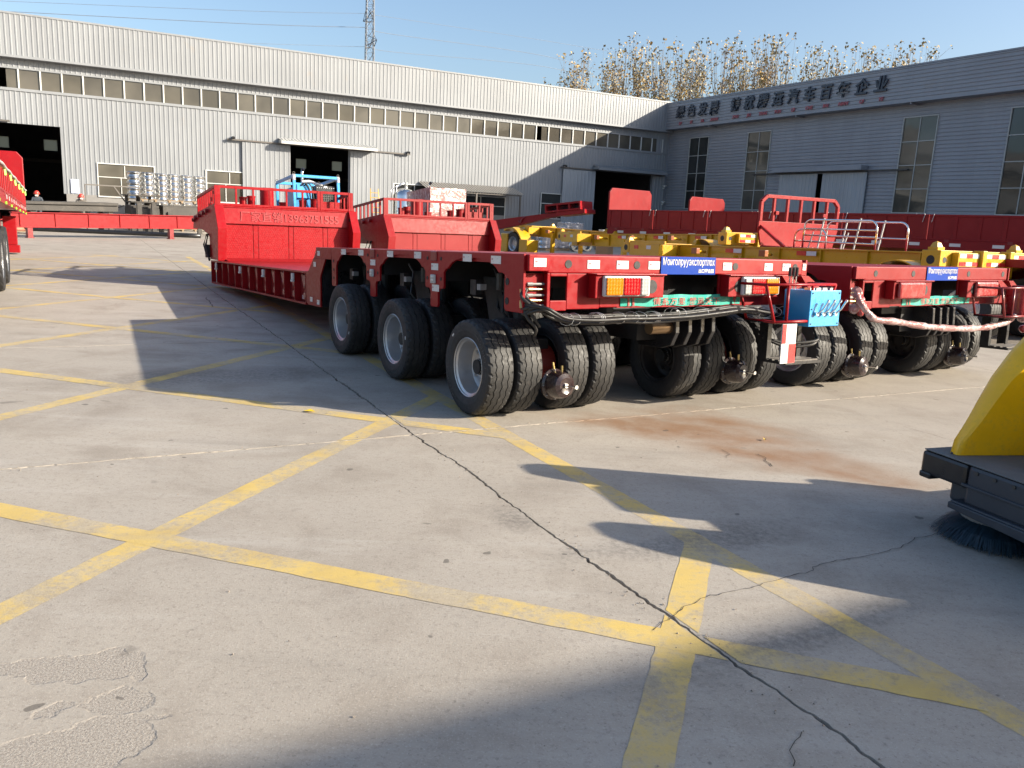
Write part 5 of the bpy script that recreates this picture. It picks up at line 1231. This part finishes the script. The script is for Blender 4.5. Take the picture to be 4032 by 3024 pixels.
for q in (-.45, .37): B('bearer', (q, q+.08, -.4, .4, 0, .069), WOOD, P, 0)
g = G(283, 908); dk = MB(); dk.lathe([(0, 0), (-.03, .25), (0, .50), (.01, .55), (.04, .55), (.05, .3), (.04, 0)], 36, frameM((0, 0, .55), (.3, -.95, .06), (.95, .3, 0), (0, .06, 1)))
tag(dk.build('steel_disc', paint('brown_disc', (.28, .13, .11), .45, 0, .3), M=Matrix.Translation(g), smooth=40), 'large brown dished steel disc on edge behind the red beam', 'disc')
a, b = G(94, 908), G(790, 938); pm_ = MB(); pm_.tube([(a + (b-a)*i/12) + Vector((0, 0, .1)) for i in range(13)], .10, 12); tag(pm_.build('black_pipe', BLACK, smooth=True), 'long black pipe lying on the concrete in front of the workshop', 'pipe')
for i, u in enumerate((2258, 2300, 2352)):
    g = G(u, 990-i*1); o = link('wheel_rim', RIMC if False else RIMG if 'RIMG' in globals() else RIMC, None, Matrix.Translation(g + Vector((0, 0, .29))) @ Matrix.Rotation(YAZ - R(100) , 4, 'Z') @ Matrix.Rotation(R(90), 4, 'Y') @ Matrix.Diagonal((.95, .95, 1.4, 1)))
    tag(o, ['grey rim standing on edge nearest the wrapped pallets', 'grey rim standing on edge between two other rims', 'grey rim standing on edge nearest the dark doorway'][i], 'wheel rim', 'rims standing on edge')
for i, (u, v, wd, ht, y) in enumerate(((2190, 985, 1.1, 1.1, 44), (2240, 985, 1.3, 1.35, 46), (2275, 985, 1.2, .9, 45), (2150, 985, .9, .8, 43))):
    g = at_depth(u, v, y); g.z = 0; W_ = thing('wrapped_load', ['shrink-wrapped load of rims behind the yellow mudguard', 'tall shrink-wrapped load beside the sliding door', 'low shrink-wrapped load beside the standing rims', 'small shrink-wrapped load half hidden by yellow mudguard'][i], 'wrapped load', g, (0, 0, YAZ+.1*i))
    for q in range(int(ht/.27)):
        for dx in (-.28, .28): link('rim', RIMC, W_, Matrix.Translation((dx*wd/1.15, 0, .12+q*.272)))
    B('film', (-wd/2, wd/2, -.36, .36, .12, ht+.12), FILM, W_, .05); B('pallet', (-wd/2, wd/2, -.4, .4, 0, .115), WOOD, W_, 0)
for i, u in enumerate((2372, 2395)):
    g = at_depth(u, 930, 38+i); g.z = 0; bk_ = MB(); bk_.lathe([(0, 0), (0, .15), (.36, .18), (.36, .19), (.40, .19), (.40, 0)], 20, frameM((0, 0, .85 if i == 0 else .85), (0, 0, 1), (0, 1, 0), (-1, 0, 0)))
    o = tag(bk_.build('white_bucket', WHITE, M=Matrix.Translation(g), smooth=35), ['white plastic bucket on a crate left of the sidewall trailer', 'white plastic bucket on a crate against the sidewall trailer'][i], 'bucket')
    cr_ = tag(B('crate', (-.25, .25, -.25, .25, 0, .848), WOOD, None, .01, M=Matrix.Translation(g)), ['plain crate under the left bucket by the sidewall trailer', 'plain crate under the bucket touching the sidewall trailer'][i], 'crate')
g = at_depth(1591, 800, 50); g.z = 0
TK = thing('steel_tank', 'stainless upright tank with pipes over its dome by the workshop wall', 'tank', g)
mb = MB(); mb.lathe([(.25, .0), (.25, .66), (2.55, .66), (2.75, .6), (2.92, .42), (3.0, .15), (3.02, 0)], 32, frameM((0, 0, 0), (0, 0, 1), (0, 1, 0), (-1, 0, 0))); mb.build('shell', CHROME, TK, smooth=40)
for a in range(4): MB().bar((.5*math.cos(a*1.57), .5*math.sin(a*1.57), 0), (.5*math.cos(a*1.57), .5*math.sin(a*1.57), .3), .08).build('foot', STEEL, TK)
MB().tube([(-.75, -.3, 2.2), (-.7, -.3, 2.9), (-.2, -.2, 3.25), (.1, 0, 3.15)], .035, 8).build('pipe', CHROME, TK, smooth=True); MB().tube([(-.4, -.5, 2.3), (-.4, -.45, 3.0), (0, -.2, 3.3), (.2, 0, 3.1)], .035, 8).build('pipe', CHROME, TK, smooth=True); MB().cyl((.1, 0, 3.0), (.1, 0, 3.35), .1).build('valve', PALE, TK)
g = at_depth(1480, 800, 52); g.z = 0; LD = thing('step_ladder', 'yellow steel step ladder leaning near the workshop wall', 'ladder', g, (0, 0, YAZ))
for x in (-.25, .25): MB().bar((x*1.3, -.3, 0), (x, .35, 2.95), .04).build('stile', YEL, LD)
for k in range(9): MB().bar((-.3, -.3+.62*k/9+.05, .3+k*.3), (.3, -.3+.62*k/9+.05, .3+k*.3), .035).build('rung', YEL, LD)

# ------------------------------------------------------------------ workers
def person(label, loc, yaw, lean=0.0, cloth=CLOTH):
    P = thing('person', label, 'person', loc, (0, 0, yaw), group='workers in red helmets')
    me = bpy.data.meshes.new('body'); L = lean
    J = {'pel': (0, 0, .95, .15), 'waist': (0, .05*L*2, 1.1, .14), 'chest': (0, .32*L, 1.34-.05*L, .17), 'neck': (0, .52*L, 1.50-.12*L, .065), 'head': (0, .60*L, 1.58-.14*L, .085), 'crown': (0, .64*L, 1.68-.16*L, .07)}
    for s, n in ((-1, 'l'), (1, 'r')):
        J['hip'+n] = (s*.10, 0, .90, .10); J['kn'+n] = (s*.12, .04, .50, .075); J['an'+n] = (s*.13, 0, .09, .05); J['toe'+n] = (s*.15, .16, .05, .045)
        J['sh'+n] = (s*.19, .40*L, 1.42-.08*L, .075); J['el'+n] = (s*.27, .40*L+.05, 1.15-.1*L, .055); J['wr'+n] = (s*.22, .40*L+.25, 1.02, .042); J['ha'+n] = (s*.20, .42*L+.33, 1.02, .04)
    K_ = list(J); E = [('pel', 'waist'), ('waist', 'chest'), ('chest', 'neck'), ('neck', 'head'), ('head', 'crown')]
    for n in 'lr': E += [('pel', 'hip'+n), ('hip'+n, 'kn'+n), ('kn'+n, 'an'+n), ('an'+n, 'toe'+n), ('chest', 'sh'+n), ('sh'+n, 'el'+n), ('el'+n, 'wr'+n), ('wr'+n, 'ha'+n)]
    me.from_pydata([J[k][:3] for k in K_], [(K_.index(a), K_.index(b)) for a, b in E], [])
    me.materials.append(cloth)
    o = link('body', me, P); md = o.modifiers.new('skin', 'SKIN')
    for i, k in enumerate(K_): me.skin_vertices[0].data[i].radius = (J[k][3], J[k][3]*.85)
    me.skin_vertices[0].data[0].use_root = True
    o.modifiers.new('sub', 'SUBSURF').levels = 1; o.modifiers['sub'].render_levels = 2
    hx, hy, hz = J['head'][:3]
    f = MB(); f.lathe([(-.13, 0), (-.11, .055), (-.04, .085), (.04, .095), (.10, .08), (.13, 0)], 16, frameM((hx, hy+.015, hz+.02), (0, 0, 1), (0, 1, 0), (-1, 0, 0))); h = f.build('face', SKIN, P, smooth=True)
    B('mask', (hx-.06, hx+.06, hy+.085, hy+.115, hz-.07, hz+.01), WHITE, P, .02)
    hm_ = MB(); hm_.lathe([(-.02, .155), (0, .155), (.01, .125), (.07, .118), (.12, .085), (.145, .03), (.148, 0)], 20, frameM((hx, hy+.01, hz+.07), (0, 0, 1), (0, 1, 0), (-1, 0, 0))); hm_.build('helmet', HELM, P, smooth=35)
    return P
def stand(u, v, y): g = at_depth(u, v, y); g.z = 0; return g
person('worker in red helmet and mask standing in front of the dark doorway', stand(148, 800, 42.5), R(200), .1)
person('stooping worker in red helmet left of another behind the steel frame', stand(318, 800, 43), R(215), .45, CLOTH2); person('lower stooping worker in red helmet close beside another behind the frame', stand(341, 800, 43.4), R(170), .75, CLOTH2)

# ------------------------------------------------------------------ power line, trees
pz = at_depth(1453, 400, 170); pz.z = 0
PY = thing('lattice_pylon', 'tall grey lattice pylon rising behind the pale workshop roof', 'pylon', pz, (0, 0, R(20)))
hwid = lambda z: 1.55 - .025*z if z < 30 else .80 - .010*(z-30)
PYM = paint('galvanised', (.15, .165, .19), .5, 0, .1, metal=.3); lv = [0, 6, 11, 15.5, 19.5, 23, 26.5, 29.5, 32, 34.3, 36.5, 38.7, 40.8, 43, 45, 47, 49]
for sx in (-1, 1):
    for sy in (-1, 1): MB().tube([(sx*hwid(z), sy*hwid(z), z) for z in lv], .085, 6).build('leg', PYM, PY)
for za, zb in zip(lv, lv[1:]):
    a, b = hwid(za), hwid(zb); m_ = MB()
    for (p, q) in (((-a, -a), (b, -b)), ((a, -a), (-b, -b)), ((a, -a), (b, b)), ((a, a), (b, -b)), ((a, a), (-b, b)), ((-a, a), (b, b)), ((-a, a), (-b, -b)), ((-a, -a), (-b, b))): m_.tube([(p[0], p[1], za), (q[0], q[1], zb)], .04, 5)
    for c in ((-1, -1, 1, -1), (1, -1, 1, 1), (1, 1, -1, 1), (-1, 1, -1, -1)): m_.tube([(c[0]*b, c[1]*b, zb), (c[2]*b, c[3]*b, zb)], .04, 5)
    m_.build('bracing', PYM, PY)
for zb, s in ((33.2, 1), (38, -1), (43.5, 1)):
    m_ = MB()
    for sg in (-1, 1):
        b = hwid(zb); tip = (3.2*s*.2, sg*4.2, zb+.6)
        for sx in (-1, 1): m_.tube([(sx*b, sg*b, zb), tip], .07, 5); m_.tube([(sx*b, sg*b, zb+2), tip], .06, 5)
        for q in range(1, 4): m_.tube([(b*(1-q/4), sg*(b+(4.2-b)*q/4), zb+.1*q), (-b*(1-q/4), sg*(b+(4.2-b)*q/4), zb+.1*q)], .05, 5)
    m_.build('cross_arm', PYM, PY)
def wire(pts, r, lab):
    P = [at_depth(*p) for p in pts]; out = []
    for i in range(len(P)-1):
        p0, p1, p2, p3 = P[max(0, i-1)], P[i], P[i+1], P[min(len(P)-1, i+2)]
        for k in range(8):
            t = k/8; out.append(.5*((2*p1)+(p2-p0)*t+(2*p0-5*p1+4*p2-p3)*t*t+(3*p1-p0-3*p2+p3)*t**3))
    out.append(P[-1]); tag(MB().tube(out, r, 5).build('power_cable', WIREM), lab, 'cable', 'cables on the pylon')
WIREM = paint('wire_grey', (.16, .19, .24), .5, 0, 0)
wire([(-200, -4, 140), (0, 3.6, 145), (1000, 44, 160), (1445, 53, 170)], .035, 'thin upper cable running left of the pylon'); wire([(1462, 57, 170), (2100, 153, 200), (2420, 205, 220), (2750, 250, 240)], .04, 'thin upper cable running right of the pylon')
wire([(-200, 36, 140), (45, 46, 145), (1000, 95, 160), (1445, 108, 170)], .055, 'thick double cable running left of the pylon'); wire([(1462, 116, 170), (1560, 137, 175), (2100, 212, 200), (2400, 284, 220), (2700, 345, 240)], .055, 'thick double cable running right of the pylon, above the lowest one')
wire([(900, 168, 155), (1350, 182, 168), (1445, 184, 170)], .035, 'lowest cable running left of the pylon over the roof'); wire([(1462, 187, 170), (1560, 206, 175), (2100, 256, 200), (2400, 318, 220), (2700, 372, 240)], .05, 'lowest cable running right of the pylon towards the trees')
LEAFM, t_, b_ = newmat('autumn_leaves')
_P = t_.pos(); n1 = t_.noise(.45, _P, 2); n2 = t_.noise(2.5, _P, 2)
cc = t_.mix(t_.ramp(n1, .4, .6), (.42, .27, .075), (.27, .22, .09)); cc = t_.mix(t_.ramp(n2, .45, .65), cc, (.34, .27, .17)); t_.l.new(cc, b_.inputs['Base Color']); setp(b_, Roughness=.6)
b_.inputs['Subsurface Weight'].default_value = 0
BARK = paint('poplar_bark', (.22, .205, .195), .8, 0, .2)
def tree_meshes(seed):
    rg = random.Random(seed); zc1 = rg.uniform(.72, .86); tk = MB(); lf = MB(); H = 20.0
    tk.tube([(0, 0, 0), (.1, .05, H*.4), (0, .1, H*.7), (.05, 0, H)], [.22, .16, .09, .02], 7)
    def leaf_(p, s):
        u = Vector((rg.gauss(0, 1), rg.gauss(0, 1), rg.gauss(0, 1))).normalized(); v = u.orthogonal().normalized(); v = Matrix.Rotation(rg.random()*6, 3, u) @ v; w2 = u.cross(v)
        p = Vector(p); lf.add([p-v*s, p-w2*s*.7, p+v*s, p+w2*s*.7], [(0, 1, 2, 3)])
    for k in range(17):
        z0 = H*(.42 + .42*rg.random()); a = rg.random()*6.283; ln = (H-z0)*(.55+.5*rg.random())+.8; out = ln*rg.uniform(.07, .17) + .2
        p = [Vector((out*math.cos(a)*(1-(1-t)**2), out*math.sin(a)*(1-(1-t)**2), z0+ln*t)) for t in (0, .25, .5, .75, 1)]
        tk.tube(p, [.045, .03, .02, .013, .008], 5)
        for q in range(110):
            t = rg.random(); i = min(3, int(t*4)); f = t*4-i; c = p[i]*(1-f)+p[i+1]*f
            dens = 0 if c.z < H*.5 else 1.0 if c.z < H*zc1 else (.4 if c.z < H*(zc1+.07) else .05)
            if rg.random() < dens: leaf_(c + Vector((rg.gauss(0, .28), rg.gauss(0, .28), rg.gauss(0, .4))), rg.uniform(.07, .16))
        for q in range(rg.randint(2, 7)): leaf_(p[-1] + Vector((rg.gauss(0, .1), rg.gauss(0, .1), rg.gauss(-.15, .22))), rg.uniform(.10, .2))
        for q in range(1):
            t = rg.uniform(.3, .9); i = min(3, int(t*4)); c = p[i]; d = Vector((rg.gauss(0, .5), rg.gauss(0, .5), rg.uniform(.8, 2.0))); tk.tube([c, c+d*.5, c+d], [.02, .014, .008], 4)
            for r_ in range(3): leaf_(c+d+Vector((rg.gauss(0, .1), rg.gauss(0, .1), rg.gauss(0, .15))), rg.uniform(.08, .16))
    return tk.mesh('trunk', BARK), lf.mesh('crown', LEAFM)
TV = [tree_meshes(i) for i in range(5)]
tl = [(2145, 325, 94), (2205, 285, 100), (2262, 225, 95), (2300, 212, 102), (2395, 245, 104), (2428, 188, 92), (2466, 172, 98), (2532, 152, 96), (2592, 200, 104), (2612, 168, 92), (2690, 178, 98), (2737, 168, 92), (2765, 172, 102), (2862, 172, 92), (2890, 152, 98), (2945, 172, 102), (2985, 162, 92), (3022, 150, 97), (3072, 152, 92), (3108, 186, 102), (3212, 180, 98), (3268, 194, 92), (3302, 190, 100), (3408, 192, 94), (3436, 186, 100), (3488, 228, 96), (3552, 182, 94), (3590, 172, 100), (3656, 190, 96)]
BIGN = ['first', 'second', 'third', 'fourth', 'fifth', 'sixth', 'seventh', 'eighth', 'ninth', 'tenth', 'eleventh', 'twelfth', 'thirteenth', 'fourteenth', 'fifteenth', 'sixteenth', 'seventeenth', 'eighteenth', 'nineteenth', 'twentieth', 'twenty-first', 'twenty-second']
nl = sum(1 for q in tl if q[0] < 2640)
for i, (u, v, y) in enumerate(tl):
    p = at_depth(u, v, y); H = p.z; p.z = 0; tk, lf = TV[i % 5]
    place = 'behind the pale workshop roof' if u < 2640 else 'behind the lettered grey workshop'
    T = thing('poplar_tree', 'sparse autumn poplar %s, %s from where the two workshops meet' % (place, BIGN[nl-1-i if u < 2640 else i-nl]), 'tree', p, (0, 0, random.random()*6), group='poplars ' + place)
    T.scale = (1.0+.2*random.random(), 1.0+.2*random.random(), H/20.6)
    link('trunk', tk, T); link('crown', lf, T)

# ------------------------------------------------------------------ ride-on sweeper at the right edge (local x = left of heading, y = heading, z up)
bc = Vector((2.36, 4.48, 0)); fd_ = Vector((.33, -.94, 0)).normalized(); hd_ = Vector((-.94, -.33, 0)).normalized()   # front edge runs along fd_, machine heads along hd_
MS = frameM(bc, fd_, hd_*1.0, (0, 0, 1))
# right-handed check: fd_ x hd_ must be +z
if fd_.cross(hd_).z < 0: MS = frameM(bc, -fd_, hd_, (0, 0, 1)); SX = -1
else: SX = 1
SWP = thing('floor_sweeper', 'yellow ride-on sweeper with dusty dark bumper and blue-black side brush', 'sweeper', M=MS)
def X(x): return x*SX
SDK = paint('sweeper_dark', (.035, .042, .055), .45, 0, .5, dirtcol=(.13, .125, .12)); SDUST = paint('dusty_top', (.13, .13, .13), .8, 0, .5, dirtcol=(.3, .28, .25))
def sb(nm, x0, x1, y0, y1, z0, z1, m, bv=.012): return MB().box(X(x0), X(x1), y0, y1, z0, z1).build(nm, m, SWP, bevel=bv)
sb('bumper_end', -.01, .30, -.22, .0, .285, .42, BLACK, .02)
sb('front_apron', .30, 1.58, -.10, -.004, .20, .42, SDK, .02); sb('apron_rib', .24, 1.56, -.07, .02, .17, .21, SDK, .008)
sb('top_plate', .0, 1.6, -1.0, -.005, .421, .428, SDUST, .003); sb('chassis', .12, 1.5, -2.1, -.10, .16, .415, SDK, .02)
sk = MB(); sk.prism([(X(.24), .20), (X(.24), .165), (X(.72), .145), (X(.95), .03), (X(1.58), .03), (X(1.58), .20)], -.02, .035, 'xz'); sk.build('skirt', SDK, SWP, bevel=.006)
sb('bumper_foot', -.012, .07, -.20, .003, .262, .30, BLACK, .012)
sb('apron_step', .28, 1.56, -.085, .008, .30, .316, SDK, .004)
# brush
bx_, by_ = X(.34), -.21
br = MB(); br.lathe([(.115, 0), (.115, .17), (.15, .15), (.16, .10), (.16, 0)], 32, frameM((bx_, by_, 0), (0, 0, 1), (0, 1, 0), (-1, 0, 0))); o = br.build('side_brush', paint('brush_plate', (.22, .21, .20), .7, 0, .4), SWP, smooth=35)
bs = MB(); rg = random.Random(5)
for k in range(2600):
    a = rg.random()*6.283; r0 = rg.uniform(.10, .17); r1 = r0 + rg.uniform(.09, .15); da = rg.gauss(0, .06); z1 = rg.uniform(.004, .03)
    p = Vector((bx_+r0*math.cos(a), by_+r0*math.sin(a), .118)); m_ = Vector((bx_+(r0*.4+r1*.6)*math.cos(a+da*.4), by_+(r0*.4+r1*.6)*math.sin(a+da*.4), .075)); q_ = Vector((bx_+r1*math.cos(a+da), by_+r1*math.sin(a+da), z1)); t_ = Vector((-math.sin(a), math.cos(a), 0))*.0020
    bs.add([p-t_, p+t_, m_+t_, m_-t_, q_+t_*.6, q_-t_*.6], [(0, 1, 2, 3), (3, 2, 4, 5)])
kind(bs.build('bristles', paint('bristle', (.012, .035, .055), .6, 0, .2), o), 'stuff')
# yellow cheeks: sloping shields along both flanks, thicker towards the back
PROF = [(0, .43), (.012, .50), (.05, .56), (.085, .62), (.14, .73), (.2, .84), (.3, .97), (.4, 1.07), (.52, 1.17), (.62, 1.17), (.72, 1.0), (.85, .76), (1.02, .62), (1.2, .53), (1.2, .43)]
def cheek(xa, sgn, hh):
    mb = MB(); k = len(PROF); sec = []
    for t_, ins in ((0, .05), (.10, .015), (.3, 0), (.8, 0), (.95, .02), (1, .06)):
        row = []
        for (b_, z_) in PROF:
            th = min(.07 + .38*b_, .26); up = .43 + (z_-.43)*hh*(1 - ins*.6)
            row.append((X(xa + sgn*th*t_), -.07 - b_ - (ins if b_ < .6 else -ins*.5)*.6, up))
        sec.append(row)
    vs_ = [q for r_ in sec for q in r_]; fs_ = []
    for i in range(len(sec)-1):
        for j in range(k): fs_.append((i*k+j, i*k+(j+1) % k, (i+1)*k+(j+1) % k, (i+1)*k+j))
    fs_ += [tuple(range(k))[::-1], tuple((len(sec)-1)*k+j for j in range(k))]
    return mb.add(vs_, fs_).build('side_shield', YELS, SWP, smooth=40)
cheek(.10, 1, 1.06); cheek(1.42, -1, 1.04)
sb('hood', .36, 1.14, -1.25, -.62, .43, .92, YELS, .06); sb('dash_console', .50, .95, -.95, -.66, .92, 1.12, SDK, .03)

MB().tube([(X(.66)+.17*math.cos(a), -.98+.17*math.sin(a)*.9, .98+.06*math.sin(a)) for a in [i*math.pi/10 for i in range(21)]], .014, 8).build('steering_wheel', BLACK, SWP, smooth=True); MB().tube([(X(.66), -.75, .80), (X(.66), -.98, .98)], .025, 8).build('steering_column', BLACK, SWP)
sb('seat_base', .45, .95, -1.9, -1.5, .42, .60, SDK); sb('seat', .46, .92, -1.9, -1.48, .60, .70, BLACK, .04); sb('seat_back', .48, .90, -2.0, -1.88, .70, 1.0, BLACK, .04)
sb('rear_hopper', .45, 1.5, -2.7, -2.02, .35, .62, YELS, .05)
for (x, z) in ((.16, .60), (.30, .60)): pass
MB().tube([(X(.12+.03*k), -.07-.02*k, .432) for k in range(2)], .008, 6).build('seam_bead', SDK, SWP)
for k in range(9): MB().cyl((X(.36+k*.11), -.004, .39), (X(.36+k*.11), .004, .39), .010, 8).build('bolt', DSTEEL, SWP)
for x, y, r in ((.65, -.55, .15), (.55, -2.3, .2), (1.10, -2.3, .2)):
    MB().lathe([(-.05, 0), (-.05, r*.6), (-.055, r*.9), (-.035, r), (.035, r), (.055, r*.9), (.05, r*.6), (.05, 0)], 24, Matrix.Translation((X(x), y, r))).build('wheel', RUB, SWP, smooth=35)
# odds and ends left on the sweeper's plate
tr_ = thing('rubbish', 'crumpled bag and offcuts lying on the sweeper plate', 'rubbish', M=MS @ Matrix.Translation((X(.50), -.30, .43)))
mb = MB(); mb.lathe([(-.09, 0), (-.07, .05), (-.02, .075), (.04, .06), (.09, .03), (.10, 0)], 9, Matrix.Rotation(.5, 4, 'Z') @ Matrix.Translation((0, 0, .045))); mb.build('bag', FILM, tr_)
B('offcut', (X(.10), X(.30), -.05, .05, .01, .022), WOOD, tr_, 0); MB().tube([(X(.1)+.04*math.cos(a), -.12+.04*math.sin(a), .012) for a in [i*.5 for i in range(12)]], .006, 6).build('wire_coil', HOSE, tr_)
